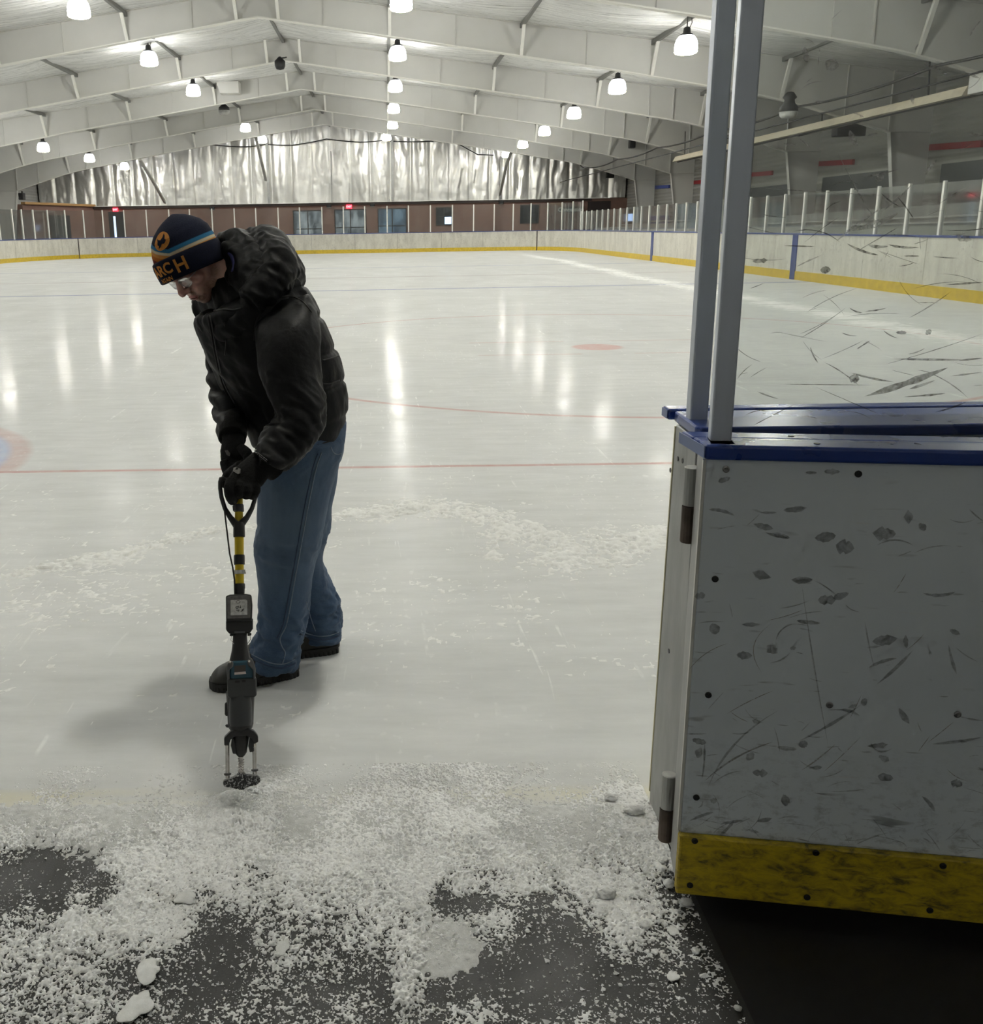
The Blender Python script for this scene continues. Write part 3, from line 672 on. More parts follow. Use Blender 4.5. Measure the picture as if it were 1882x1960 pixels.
def kick_material():
    k = N('worn_yellow_kick'); p = k.objc(); f = k.noise(k.scale(p, (1, 1, 2.2)), 22, 6, .7, .6); s = k.noise(k.scale(p, (6, 1, 30), (0, .4, 0)), 2.4, 3, .5, .5)
    c = k.mix(k.ramp(f, .4, .62), (.56, .41, .018), (.27, .20, .02)); c = k.mix(k.math('MULTIPLY', k.ramp(f, .56, .68), .85), c, (.09, .075, .02)); c = k.mix(k.math('MULTIPLY', k.ramp(s, .66, .72), .5), c, (.66, .50, .05))
    return k.done(k.bsdf(c, .5, 0, k.bump(f, .25, .004)))
def galv():
    k = N('galvanised_steel'); p = k.objc(); f = k.noise(k.scale(p, (1, 1, .3)), 16, 5, .65); d = k.noise(k.scale(p, (1, 1, .4)), 5, 4, .6)
    c = k.mix(k.ramp(f, .35, .7), (.33, .335, .325), (.42, .425, .41)); c = k.mix(k.math('MULTIPLY', k.ramp(d, .57, .7), .7), c, (.10, .09, .08))
    return k.done(k.bsdf(c, .5, .35, k.bump(f, .08, .003)))
M_PANEL, M_KICK, M_GALV = panel_material(), kick_material(), galv()
def cap_material():
    k = N('glossy_blue_cap'); p = k.objc(); f = k.noise(p, 6, 3); c = k.mix(k.ramp(f, .35, .7), (.015, .042, .21), (.019, .052, .245))
    return k.done(k.bsdf(c, k.ramp(f, .35, .7, .26, .32)))
M_CAP = cap_material(); M_CAPEND = simple('cut_blue_plastic', (.20, .25, .42), .6)
M_ALU = simple('brushed_aluminium_post', (.50, .54, .61), .42, .45, var=.06, sc=2, stretch=(8, 8, .3))
M_SCREW = simple('dark_screw', (.03, .03, .03), .4, .6); M_SCREW2 = simple('steel_screw', (.30, .30, .30), .35, .8)
M_RUST = simple('rusty_steel', (.11, .085, .07), .7, .4, var=.5, sc=14, bump=.2)
M_NGLASS = glass_material('near_board_glass', (.945, .955, .95), .035, (.42, .43, .43))
def stroke(g, P0, ux, uz, nrm, rnd, cx, cz, L, w, ang, bend):
    """one tapering scuff, lying on a plane"""
    n = 9; t = np.linspace(-.5, .5, n); pts = []
    for q in t:
        a = L * q; b = bend * L * (q * q - .08); x = cx + a * math.cos(ang) - b * math.sin(ang); z = cz + a * math.sin(ang) + b * math.cos(ang); pts.append((x, z))
    pts = np.array(pts); d = np.gradient(pts, axis=0); d /= np.linalg.norm(d, axis=1)[:, None]; nn = np.stack([-d[:, 1], d[:, 0]], 1)
    wd = w * (1 - (2 * t) ** 2) ** .7 * (1 + .18 * rnd.standard_normal(n)); wd = np.clip(wd, w * .03, None)
    A = pts + nn * wd[:, None] / 2; B = pts - nn * wd[:, None] / 2
    vs = [P0 + ux * p[0] + uz * p[1] + nrm for p in A] + [P0 + ux * p[0] + uz * p[1] + nrm for p in B]
    g.add(vs, [(i, i + 1, n + i + 1, n + i) for i in range(n - 1)])
def scuff_mat(name, c, a):
    k = N(name); d = k.n('ShaderNodeBsdfDiffuse'); d.inputs[0].default_value = (*c, 1); t = k.n('ShaderNodeBsdfTransparent'); m = k.n('ShaderNodeMixShader')
    k.l(k.ramp(k.noise(k.pos(), 120, 3, .6), .35, .65, a * .45, a), m.inputs[0]); k.l(t.outputs[0], m.inputs[1]); k.l(d.outputs[0], m.inputs[2]); return k.done(m.outputs[0])
M_SCUFF = scuff_mat('rubber_scuff', (.10, .10, .10), .75); M_SCUFFP = scuff_mat('puck_scuff', (.06, .065, .07), .42); M_SCRATCH = scuff_mat('pale_scratch', (.62, .62, .60), .55)

# gate, in its own frame: x along the gate, y into the rink, z up
GA = math.atan2(1.702 - 1.802, 1.21 - .609); G0 = np.array([.618, 1.828, 0.0])
gate = tag(empty('dasher_gate'), 'scuffed white dasher gate with yellow kick plate and blue cap, swung open', 'gate')
gate.location = G0; gate.rotation_euler = (0, 0, GA)
GL = 1.75
obj('frame', G().span((0.0, .012, .04), (.05, .105, 1.0)).span((.05, .06, .04), (GL, .105, .09)).span((.05, .06, .93), (GL, .105, 1.0)).span((.86, .03, .09), (.91, .105, .93)), M_GALV, gate, bevel=.003)
obj('face_panel', G().span((0.002, -.0, .172), (GL, .012, 1.004)), M_PANEL, gate, bevel=.002)
obj('kick_plate', G().span((-.002, -.016, .03), (GL, .0, .176)).span((-.002, -.0, .03), (GL, .012, .170)), M_KICK, gate, bevel=.005)
obj('edge_strip', G().span((-.004, .0, .178), (.0018, .012, 1.0)), simple('pale_cut_edge', (.62, .62, .58), .6), gate)
cg = G().prism([(-.004, -.018, 1.004), (GL, -.018, 1.004), (GL, .060, 1.004), (-.018, .060, 1.004)], (0, 0, .03)).prism([(-.020, .064, 1.004), (GL, .064, 1.004), (GL, .122, 1.004), (-.034, .122, 1.004)], (0, 0, .028))
obj('cap_rail', cg, M_CAP, gate, bevel=.006, seg=3)
obj('cap_end', G().prism([(-.0045, -.016, 1.008), (-.0345, .120, 1.008), (-.0345, .120, 1.030), (-.0045, -.016, 1.031)], (-.002, -.0005, 0)), M_CAPEND, gate)
obj('cap_core', G().span((.0, .05, 1.0), (GL, .075, 1.02)), M_DARK, gate)
obj('cap_screw', G().lathe((.205, .015, 1.034), [(.006, 0), (.006, .0012), (.0, .0012)], 10), M_SCREW, gate)
obj('cap_screw', G().lathe((.175, .090, 1.032), [(.006, 0), (.006, .0012), (.0, .0012)], 10), M_SCREW, gate)
def screw(px, py, mm, zoff=0.0):
    # where the sight line meets the gate face
    R2 = np.array([[math.cos(GA), math.sin(GA)], [-math.sin(GA), math.cos(GA)]]); v = ray(px, py); o2 = R2 @ (CAM[:2] - G0[:2]); d2 = R2 @ v[:2]
    yy = -.0165 if py > 1590 else -.0005
    t = (yy - o2[1]) / d2[1]; q = o2 + d2 * t; z = HC + v[2] * t
    o = obj('screw', G().lathe((q[0], yy, z), [(.0068, 0), (.0068, .0022), (.0045, .003), (0, .0022)], 12, (0, -1, 0)).box((q[0], yy - .0032, z), (.007, .001, .0016)).box((q[0], yy - .0032, z), (.0016, .001, .007)), mm, gate)
for x, y, d in ((1390, 898, 1), (1643, 907, 0), (1369, 1108, 0), (1356, 1330, 0), (1588, 1349, 1), (1833, 1367, 1), (1333, 1526, 0), (1330, 1609, 0), (1562, 1632, 0), (1805, 1657, 0), (1321, 1694, 0), (1545, 1717, 0), (1780, 1742, 0)):
    screw(x, y, M_SCREW2 if d else M_SCREW)
sg = G(); R2 = np.array([[math.cos(GA), math.sin(GA)], [-math.sin(GA), math.cos(GA)]])
def gate_uv(px, py):
    v = ray(px, py); o2 = R2 @ (CAM[:2] - G0[:2]); d2 = R2 @ v[:2]; t = -o2[1] / d2[1]; return (o2 + d2 * t)[0], HC + v[2] * t
def gstroke(x0, y0, x1, y1, w, bend=.1, gg=None):
    a, b = np.array(gate_uv(x0, y0)), np.array(gate_uv(x1, y1)); c = (a + b) / 2; d = b - a
    stroke(gg or sg, np.array([0, -.0009, 0.]), np.array([1., 0, 0]), np.array([0, 0, 1.]), np.array([0, 0, 0.]), rng, c[0], c[1], np.linalg.norm(d), w, math.atan2(d[1], d[0]), bend)
for s in ((1375, 922, 1398, 914, .010), (1542, 904, 1564, 905, .006), (1578, 902, 1608, 903, .012), (1455, 981, 1487, 981, .005), (1500, 977, 1545, 972, .012), (1443, 1003, 1480, 1012, .012), (1478, 1020, 1512, 1030, .010), (1560, 1030, 1600, 1025, .020), (1600, 1043, 1635, 1050, .026), (1670, 1020, 1715, 1022, .026), (1730, 990, 1748, 988, .022), (1760, 1012, 1772, 1004, .018), (1440, 1095, 1476, 1106, .015),
          (1515, 1110, 1555, 1110, .016), (1566, 1148, 1600, 1148, .022), (1595, 1145, 1625, 1135, .014), (1330, 1142, 1350, 1138, .016), (1420, 1195, 1455, 1195, .007), (1525, 1188, 1570, 1193, .010), (1358, 1206, 1378, 1200, .024), (1410, 1253, 1440, 1255, .018), (1468, 1235, 1488, 1250, .020), (1512, 1241, 1524, 1239, .008), (1670, 1228, 1718, 1222, .022), (1818, 1205, 1838, 1214, .010), (1815, 1235, 1830, 1290, .006), (1680, 1310, 1748, 1246, .007), (1733, 1215, 1735, 1240, .008),
          (1440, 1378, 1456, 1382, .010), (1325, 1415, 1352, 1422, .014), (1330, 1438, 1345, 1442, .024), (1488, 1430, 1525, 1434, .010), (1530, 1428, 1545, 1420, .018), (1660, 1428, 1700, 1425, .010), (1682, 1446, 1702, 1456, .013), (1720, 1355, 1740, 1385, .012), (1648, 1342, 1660, 1344, .018), (1430, 1455, 1442, 1440, .014), (1440, 1478, 1470, 1480, .018), (1548, 1470, 1574, 1468, .008), (1495, 1532, 1512, 1530, .026), (1450, 1572, 1478, 1566, .010), (1680, 1485, 1710, 1490, .018), (1820, 1496, 1842, 1502, .018), (1785, 1425, 1880, 1412, .006), (1360, 1530, 1372, 1534, .012)):
    gstroke(*s)
gstroke(1345, 1500, 1480, 1352, .0045, -.35); gstroke(1345, 1492, 1350, 1420, .004, .1); gstroke(1530, 1420, 1650, 1350, .006, .1); gstroke(1663, 1428, 1705, 1440, .004, 1.3); gstroke(1533, 1115, 1585, 1432, .0022, .02); gstroke(1655, 1190, 1672, 1275, .0025, .05); gstroke(1830, 1370, 1882, 1380, .003, .1); gstroke(1855, 975, 1882, 998, .003)
rr = np.random.default_rng(5)
for i in range(230):
    x = rr.uniform(.02, 1.25); z = .19 + (rr.uniform(0, 1) ** 1.9) * .78; a = rr.normal(0, .55)
    stroke(sg, np.array([0, -.0007, 0.]), np.array([1., 0, 0]), np.array([0, 0, 1.]), np.zeros(3), rr, x, z, rr.uniform(.012, .07), rr.choice([.0015, .002, .003, .007], p=[.35, .3, .2, .15]), a, rr.normal(0, .35))
obj('puck_mark', sg, M_SCUFFP, gate)['kind'] = 'stuff'
pg = G()
gstroke(1345, 1490, 1475, 1415, .004, -.25, pg); gstroke(1535, 1475, 1600, 1425, .003, .1, pg); gstroke(1390, 1365, 1480, 1320, .002, -.1, pg)
for i in range(26):
    stroke(pg, np.array([0, -.0008, 0.]), np.array([1., 0, 0]), np.array([0, 0, 1.]), np.zeros(3), rr, rr.uniform(.02, 1.2), rr.uniform(.19, .8), rr.uniform(.03, .12), .0015, rr.normal(.5, .5), rr.normal(0, .3))
obj('pale_scratch', pg, M_SCRATCH, gate)['kind'] = 'stuff'
# gate post and glass: alu channel at the end, pane to the right
def gpost(parent, x, y, z0, z1, w=.040, d=.034, nm='glass_post'):
    g = G().span((x, y, z0), (x + w, y + d, z1)); return obj(nm, g, M_ALU, parent, bevel=.004, seg=3)
gpost(gate, .010, .022, 1.031, 2.35)
obj('post_foot', G().span((.008, -.005, 1.031), (.052, .06, 1.034)), M_CAP, gate)
obj('glass_pane', G().span((.044, .034, 1.03), (GL, .044, 2.32)), M_NGLASS, gate)
sg = G(); wg = G()
for (x0, y0, x1, y1, w, b) in ((1430, 655, 1400, 652, .004, .1),):
    pass
def glass_uv(px, py):
    v = ray(px, py); o2 = R2 @ (CAM[:2] - G0[:2]); d2 = R2 @ v[:2]; t = (.034 - o2[1]) / d2[1]; return (o2 + d2 * t)[0], HC + v[2] * t
def glstroke(x0, y0, x1, y1, w, bend, gg):
    a, b_ = np.array(glass_uv(x0, y0)), np.array(glass_uv(x1, y1)); c = (a + b_) / 2; d = b_ - a
    stroke(gg, np.array([0, .0328, 0.]), np.array([1., 0, 0]), np.array([0, 0, 1.]), np.zeros(3), rr, c[0], c[1], np.linalg.norm(d), w, math.atan2(d[1], d[0]), bend)
for s in ((1655, 760, 1815, 705, .012, .06), (1630, 715, 1710, 732, .004, .1), (1500, 735, 1670, 737, .0022, 0), (1710, 687, 1850, 689, .0035, .01), (1730, 760, 1810, 753, .0035, .02), (1740, 745, 1790, 728, .005, .05), (1550, 665, 1565, 695, .003, .2), (1640, 668, 1665, 652, .003, 0), (1715, 636, 1735, 637, .007, 0), (1772, 640, 1782, 631, .010, .1), (1625, 722, 1645, 726, .016, .2), (1790, 790, 1850, 770, .003, .1), (1450, 750, 1490, 764, .0025, .1), (1835, 690, 1882, 685, .0035, 0), (1820, 720, 1882, 712, .003, 0), (1620, 468, 1680, 490, .004, .2), (1700, 470, 1760, 475, .004, .2), (1730, 490, 1760, 490, .003, 0), (1625, 590, 1650, 600, .003, .3), (1530, 650, 1620, 590, .0015, .1), (1740, 610, 1820, 560, .002, .1), (1810, 545, 1882, 540, .003, 0), (1440, 500, 1470, 498, .008, .1), (1570, 517, 1590, 516, .012, 0), (1660, 470, 1700, 473, .006, .3), (1500, 470, 1560, 472, .002, 0), (1690, 700, 1882, 640, .0015, .05), (1560, 740, 1700, 800, .0012, 0)):
    glstroke(*s, sg)
for s in ((1600, 460, 1690, 395, .005, -.1), (1690, 405, 1745, 355, .0035, .1), (1770, 335, 1792, 305, .006, -.3), (1620, 445, 1720, 412, .012, .25), (1650, 340, 1720, 325, .003, .1), (1765, 120, 1800, 135, .006, .3), (1580, 118, 1605, 128, .020, .3), (1540, 90, 1545, 120, .012, .1), (1625, 250, 1640, 280, .010, .3), (1530, 265, 1550, 282, .003, 0), (1500, 275, 1525, 278, .003, .1), (1660, 260, 1680, 255, .004, 0), (1745, 180, 1748, 200, .006, 0), (1560, 195, 1575, 195, .004, 0), (1680, 335, 1690, 345, .016, .1), (1850, 255, 1882, 260, .005, .1), (1830, 450, 1860, 460, .012, .2), (1600, 290, 1690, 450, .002, .05), (1450, 360, 1700, 375, .0012, 0), (1850, 140, 1875, 150, .004, .1)):
    glstroke(*s, wg)
for i in range(120):
    x, z = rr.uniform(.06, 1.0), rr.uniform(1.08, 1.5); stroke(sg, np.array([0, .0328, 0.]), np.array([1., 0, 0]), np.array([0, 0, 1.]), np.zeros(3), rr, x, z, rr.uniform(.01, .10), rr.choice([.0008, .0012, .002]), rr.normal(0, .4), rr.normal(0, .2))
for i in range(60):
    x, z = rr.uniform(.06, 1.0), rr.uniform(1.3, 1.9); stroke(wg, np.array([0, .0326, 0.]), np.array([1., 0, 0]), np.array([0, 0, 1.]), np.zeros(3), rr, x, z, rr.uniform(.008, .06), rr.choice([.0008, .0015, .003]), rr.normal(.4, .7), rr.normal(0, .3))
M_GSCUFF = scuff_mat('glass_scuff', (.13, .125, .12), .8)
obj('glass_scuff', sg, M_GSCUFF, gate)['kind'] = 'stuff'; obj('glass_scratch', wg, M_SCRATCH, gate)['kind'] = 'stuff'
# hinges
for z0, z1 in ((.79, .955), (.065, .235)):
    hx, hy = -.004, .128
    if z0 < .5: hx, hy = -.010, .128
    h = obj('hinge', G().lathe((hx, hy, z0), [(.0, 0), (.0155, 0), (.0165, .003), (.0165, (z1 - z0) * .48)], 16), M_RUST, gate, smooth=False)
    obj('hinge_barrel', G().lathe((hx, hy, z0 + (z1 - z0) * .5), [(.0165, 0), (.0165, (z1 - z0) * .49), (.014, (z1 - z0) * .5), (0, (z1 - z0) * .5)], 16), M_GALV, h)
# fixed board section with steel jamb
fb = tag(empty('board_section'), 'fixed dasher board section with steel end plate behind the open gate', 'rink boards')
JX = .662
jm = G().prism([(JX, 2.205, .0), (JX, 2.205, .10), (JX, 2.175, 1.0), (JX, 2.025, .995), (JX, 1.985, .0)], (.03, 0, 0))
obj('end_plate', jm, M_GALV, fb, bevel=.003)
for px_, py_ in ((1298, 878), (1307, 882), (1281, 1246), (1284, 900)):
    q = onX(px_, py_, JX); 
    if 1.99 < q[1] < 2.2: obj('bolt_hole', G().lathe(q, [(.0058, 0), (.0058, .0012), (0, .0012)], 12, (-1, 0, 0)), M_SCREW, fb)
obj('panel', G().span((JX + .03, 2.06, .0), (3.2, 2.16, 1.0)), M_PANEL, fb)
obj('kick_strip', G().span((JX + .03, 2.16, .0), (3.2, 2.175, .2)), M_KICK, fb)
obj('edge_trim', G().prism([(JX - .001, 2.206, .03), (JX - .001, 2.212, .03), (JX - .001, 2.182, .995), (JX - .001, 2.176, .995)], (.03, 0, 0)), simple('yellowed_edge', (.55, .50, .32), .6), fb)
cg = G().prism([(JX - .005, 2.225, 1.0), (JX - .005, 2.275, 1.0), (3.2, 2.275, 1.0), (3.2, 2.225, 1.0)], (0, 0, .026)).prism([(JX + .006, 2.215, .999), (JX + .0, 2.04, .999), (JX + .01, 2.02, .999), (3.2, 2.02, .999), (3.2, 2.215, .999)], (0, 0, .025))
obj('cap_rail', cg, M_CAP, fb, bevel=.006, seg=3)
obj('cap_end', G().prism([(JX - .0055, 2.228, 1.003), (JX - .0055, 2.272, 1.003), (JX - .0055, 2.272, 1.023), (JX - .0055, 2.228, 1.023)], (-.001, 0, 0)), M_CAPEND, fb)
gpost(fb, .672, 2.108, 1.0, 2.55)
obj('glass_pane', G().span((.71, 2.125, 1.02), (3.2, 2.135, 2.5)), M_NGLASS, fb)
obj('jamb_gasket', G().span((JX + .004, 1.955, .02), (JX + .035, 1.985, .97)), M_BLACK, fb)
# ------------------------------------------------------------------ rubber floor, slush, snow and ice pieces at the gate opening
def rubber():
    k = N('black_rubber_floor'); p = k.pos(); f = k.noise(p, 260, 3, .7); s = k.noise(p, 4, 5, .6)
    c = k.mix(k.ramp(f, .45, .75), (.020, .020, .020), (.044, .044, .043)); c = k.mix(k.ramp(s, .4, .7, 0, .5), c, (.042, .042, .041))
    return k.done(k.bsdf(c, k.ramp(s, .35, .65, .45, .75), 0, k.bump(f, .35, .003)))
M_RUB = rubber()
tag(obj('floor', G().span((-6, -6.2, -.09), (.674, 2.17, -.012)), M_RUB), 'dark speckled rubber floor in front of the ice edge', kind='structure')
tag(obj('rubber_mat', G().span((.675, -6.2, -.09), (3.6, 2.03, -.014)), simple('smooth_black_mat', (.006, .006, .0065), .6, var=.3, sc=5, bump=.05, bsc=300)), 'smooth black mat on the floor below the open gate', 'mat')
def topix(P):
    c = (P - CAM) @ RW; return np.stack([PX + FPX * c[..., 0] / c[..., 2], PY + FPX * c[..., 1] / c[..., 2]], -1)
CTRL = {1340: [(0, 0), (500, 0), (700, .02), (900, .02), (1250, .05)], 1440: [(0, .0), (300, .02), (600, .05), (700, .2), (830, .3), (960, .08), (1230, .1)],
 1490: [(0, .04), (220, .12), (420, .06), (620, .12), (760, .42), (880, .36), (1000, .30), (1100, .05), (1240, .25)], 1530: [(0, .10), (200, .18), (380, .2), (470, .5), (560, .25), (760, .5), (900, .35), (1040, .2), (1180, .45), (1245, .5)],
 1565: [(0, .3), (100, .35), (280, .5), (400, .85), (500, .85), (600, .45), (760, .5), (870, .85), (1000, .45), (1150, .35), (1250, .5)],
 1600: [(0, .72), (150, .7), (300, .6), (450, .75), (600, .62), (760, .6), (900, .8), (1040, .5), (1120, .42), (1250, .6)],
 1640: [(0, .16), (80, .02), (160, .12), (215, .7), (300, .82), (420, .8), (560, .7), (700, .78), (830, .97), (980, .95), (1080, .6), (1180, .6), (1270, .6)],
 1680: [(0, .02), (90, .02), (190, .18), (250, .8), (330, .65), (420, .5), (500, .45), (580, .6), (700, .82), (800, .95), (880, .75), (950, .3), (1020, .62), (1120, .8), (1200, .72), (1290, .5)],
 1720: [(0, .05), (100, .08), (160, .55), (240, .92), (300, .62), (390, .32), (480, .38), (600, .58), (700, .66), (790, .82), (850, .18), (930, .10), (1030, .10), (1090, .5), (1170, .78), (1250, .6), (1310, .45)],
 1760: [(0, .3), (60, .5), (150, .9), (250, .85), (330, .5), (420, .18), (500, .35), (580, .52), (680, .5), (760, .6), (800, .8), (930, .5), (960, .25), (1000, .06), (1080, .08), (1140, .3), (1210, .6), (1270, .42), (1330, .12)],
 1800: [(0, .5), (100, .78), (200, .6), (280, .35), (360, .18), (430, .08), (540, .5), (640, .52), (740, .45), (785, .85), (860, .45), (915, .4), (950, .2), (1000, .05), (1110, .1), (1190, .5), (1260, .3), (1340, .08)],
 1850: [(0, .58), (80, .66), (150, .55), (230, .32), (330, .28), (430, .08), (520, .3), (620, .36), (720, .36), (775, .85), (840, .42), (880, .3), (910, .06), (1000, .05), (1150, .1), (1230, .22), (1330, .06)],
 1895: [(0, .42), (100, .42), (200, .42), (300, .35), (400, .12), (520, .15), (640, .15), (730, .3), (775, .9), (800, .75), (830, .05), (1000, .06), (1200, .14), (1280, .2), (1380, .06)],
 1955: [(0, .32), (100, .32), (250, .28), (400, .1), (600, .14), (730, .22), (775, .85), (800, .4), (825, .05), (1000, .07), (1200, .14), (1330, .1), (1420, .05)]}
CP = np.array([(x, y, c) for y, r in CTRL.items() for x, c in r], float)
def coverage(px):
    out = np.zeros(len(px)); 
    for i in range(0, len(px), 20000):
        q = px[i:i + 20000]; d2 = ((q[:, None, 0] - CP[None, :, 0]) / 1.15) ** 2 + ((q[:, None, 1] - CP[None, :, 1]) * 1.25) ** 2
        w = 1 / (d2 + 90) ** 2.2; out[i:i + 20000] = (w * CP[None, :, 2]).sum(1) / w.sum(1)
    return out
def uni(a):
    r = np.empty(a.size); r[np.argsort(a.reshape(-1))] = np.linspace(0, 1, a.size); return r.reshape(a.shape)
def base_z(Y): t = np.clip((Y - 1.98) / .20, 0, 1); return -.012 + .012 * t * t * (3 - 2 * t)
def snow_field(x0, x1, y0, y1, st, cov_fn, amp, seed, name, mat, lab, cat, freq=(9, 60, 170), lump=.0):
    xs_ = np.arange(x0, x1, st); ys_ = np.arange(y0, y1, st); Xg, Yg = np.meshgrid(xs_, ys_, indexing='ij')
    Q = np.stack([Xg, Yg, Xg * 0], -1).reshape(-1, 3)
    n = .75 * fbm(Q * freq[0], 4, seed) + .6 * fbm(Q * freq[1], 3, seed + 9) + .95 * fbm(Q * freq[2], 2, seed + 19)
    u = uni(n); px = topix(Q); c = cov_fn(px, Q)
    h = c - u; big = .5 + .5 * (.6 * fbm(Q * 13, 3, seed + 40) + .6 * fbm(Q * 70, 3, seed + 44)); z = np.where(h > 0, (amp * np.clip(h, 0, 1) ** .7) * (.45 + .9 * big) + lump * c ** 2 * big, -.004)
    z = z + base_z(Q[:, 1]) + (np.where(h > 0, .026 * np.exp(-(((px[:, 0] - 445) / 50) ** 2 + ((px[:, 1] - 1566) / 22) ** 2)), 0) if name == 'snow' else 0); P = Q.copy(); P[:, 2] = z
    a, b = Xg.shape; me = gridmesh(name, P.reshape(a, b, 3), (h > 0).reshape(a, b))
    o = tag(obj(name, me, mat), lab, cat, kind='stuff'); return o, (xs_, ys_, c.reshape(a, b), z.reshape(a, b))
def snow_mat(name, c1, c2, rough, ss=.0):
    k = N(name); p = k.pos(); f = k.noise(p, 55, 4, .65); g_ = k.noise(p, 6, 3)
    c = k.mix(k.ramp(f, .35, .65), c1, c2); c = k.mix(k.ramp(g_, .4, .7, 0, .35), c, c1)
    return k.done(k.bsdf(c, rough, 0, k.bump(k.noise(p, 330, 3, .7), .5, .003), **{'IOR': 1.31}))
M_SNOW = snow_mat('snow', (.76, .76, .755), (.90, .905, .90), .75)
M_SLUSH = snow_mat('wet_slush', (.46, .465, .455), (.64, .645, .635), .38)
M_CHIP = snow_mat('ice_chip', (.60, .605, .60), (.84, .845, .84), .3)
def cov_slush(px, Q):
    y = px[:, 1]; x = px[:, 0]
    edge = 1600 + 45 * np.interp(x, [0, 150, 250, 500, 800, 1000, 1200, 1300], [.1, .2, 1.0, 1.1, 1.5, 1.4, 1.0, .6])
    c = np.clip((edge - y) / 70 + .5, 0, 1); c = c * np.clip((y - 1536) / 10, 0, 1) * 1.02
    tongue = np.exp(-(((x - 850) / 85) ** 2 + ((y - 1800) / 62) ** 2) ** 2 * 1.2); return np.maximum(c, tongue * 1.15)
snow_field(-1.35, .664, 1.30, 2.30, .0045, cov_slush, .003, 71, 'wet_slush', M_SLUSH, 'grey wet slush along the broken ice edge', 'slush', (7, 30, 90))
def cov_snow(px, Q):
    c = coverage(px); c = c - .35 * np.clip((Q[:, 1] - 2.25) / .05, 0, 1) * 0
    heap = np.exp(-(((px[:, 0] - 445) / 62) ** 2 + ((px[:, 1] - 1568) / 26) ** 2)); return np.clip(np.maximum(np.clip(c, 0, 1) ** .8 * 1.10, heap * .98), 0, 1) * np.clip((Q[:, 1] - 1.10) / .26, 0, 1) * np.clip((Q[:, 0] + 1.38) / .16, 0, 1)
so, SN = snow_field(-1.40, .664, 1.06, 2.40, .0020, cov_snow, .0055, 3, 'snow', M_SNOW, 'white crushed snow scattered from the ice edge over the rubber floor', 'snow', (8, 80, 280), .007)
# snow ridges left on the ice by the resurfacer
RIDGE = [(-40, 1108, .05), (100, 1085, .06), (240, 1060, .07), (330, 1035, .07), (420, 1015, .05), (560, 1000, .05), (640, 990, .06), (700, 980, .10), (790, 968, .12), (900, 985, .10), (960, 990, .08), (965, 1030, .08), (945, 1065, .05)]
R2_ = [(1010, 1000, .03), (1060, 1040, .14), (1110, 1060, .20), (1170, 1045, .17), (1230, 1035, .10), (1275, 1020, .09)]
def cov_ridge(px, Q):
    c = np.zeros(len(Q))
    for L in (RIDGE, R2_):
        pw = np.array([[*onZ(x, y)[:2], w] for x, y, w in L])
        for a_, b_ in zip(pw[:-1], pw[1:]):
            d = b_[:2] - a_[:2]; t = np.clip(((Q[:, :2] - a_[:2]) @ d) / (d @ d), 0, 1); q = a_[:2] + t[:, None] * d; w = a_[2] + t * (b_[2] - a_[2])
            c = np.maximum(c, .78 * np.exp(-(np.linalg.norm(Q[:, :2] - q, axis=1) / (w * 1.25)) ** 2))
    return np.maximum(c, .035 + .06 * np.exp(-((Q[:, 1] - 3.6) / .5) ** 2))
snow_field(-2.3, 1.5, 2.6, 5.6, .0105, cov_ridge, .014, 55, 'snow_ridge', snow_mat('packed_snow', (.72, .72, .70), (.84, .845, .83), .7), 'low ridges of scraped snow lying across the ice', 'snow', (4, 22, 60), .008)
# loose crumbs
cg_ = G(); rc = np.random.default_rng(23); cnt = 0
def lumpy(g, c, r, rnd, n=0, flat=.7):
    t = (1 + 5 ** .5) / 2; V = np.array([(-1, t, 0), (1, t, 0), (-1, -t, 0), (1, -t, 0), (0, -1, t), (0, 1, t), (0, -1, -t), (0, 1, -t), (t, 0, -1), (t, 0, 1), (-t, 0, -1), (-t, 0, 1)]) / math.hypot(1, t)
    F = [(0, 11, 5), (0, 5, 1), (0, 1, 7), (0, 7, 10), (0, 10, 11), (1, 5, 9), (5, 11, 4), (11, 10, 2), (10, 7, 6), (7, 1, 8), (3, 9, 4), (3, 4, 2), (3, 2, 6), (3, 6, 8), (3, 8, 9), (4, 9, 5), (2, 4, 11), (6, 2, 10), (8, 6, 7), (9, 8, 1)]
    V = V * (1 + .3 * rnd.standard_normal((12, 1))) * r * np.array([1, rnd.uniform(.6, 1), flat * rnd.uniform(.5, 1)]); a_ = rnd.uniform(0, 6.3); R_ = np.array([[math.cos(a_), -math.sin(a_), 0], [math.sin(a_), math.cos(a_), 0], [0, 0, 1]])
    g.add(V @ R_.T + np.array(c), F)
def tetra(g, c, r, rnd):
    V = np.array([(1, 1, .5), (-1, -1, .5), (-1, 1, -.5), (1, -1, -.5)]) * r * (.6 + .7 * rnd.random((4, 3))); a_ = rnd.uniform(0, 6.3); R_ = np.array([[math.cos(a_), -math.sin(a_), 0], [math.sin(a_), math.cos(a_), 0], [0, 0, 1]])
    g.add(V @ R_.T + np.array(c), [(0, 1, 2), (0, 3, 1), (0, 2, 3), (1, 3, 2)])
xs_, ys_, cc, zz = SN
while cnt < 20000:
    X, Y = rc.uniform(-1.2, .66), rc.uniform(1.16, 2.25); i = int((X - xs_[0]) / .0020); j = int((Y - ys_[0]) / .0020); c = cc[i, j]
    pr = (.10 + c) * (1 if Y < 2.1 else .4) * (1.5 if c < .6 else .6)
    if rc.random() > pr: continue
    r = .0007 + .0024 * rc.random() ** 3.5 + (.004 * rc.random() if rc.random() < .04 else 0); tetra(cg_, (X, Y, max(zz[i, j], base_z(Y)) + r * .3), r, rc); cnt += 1
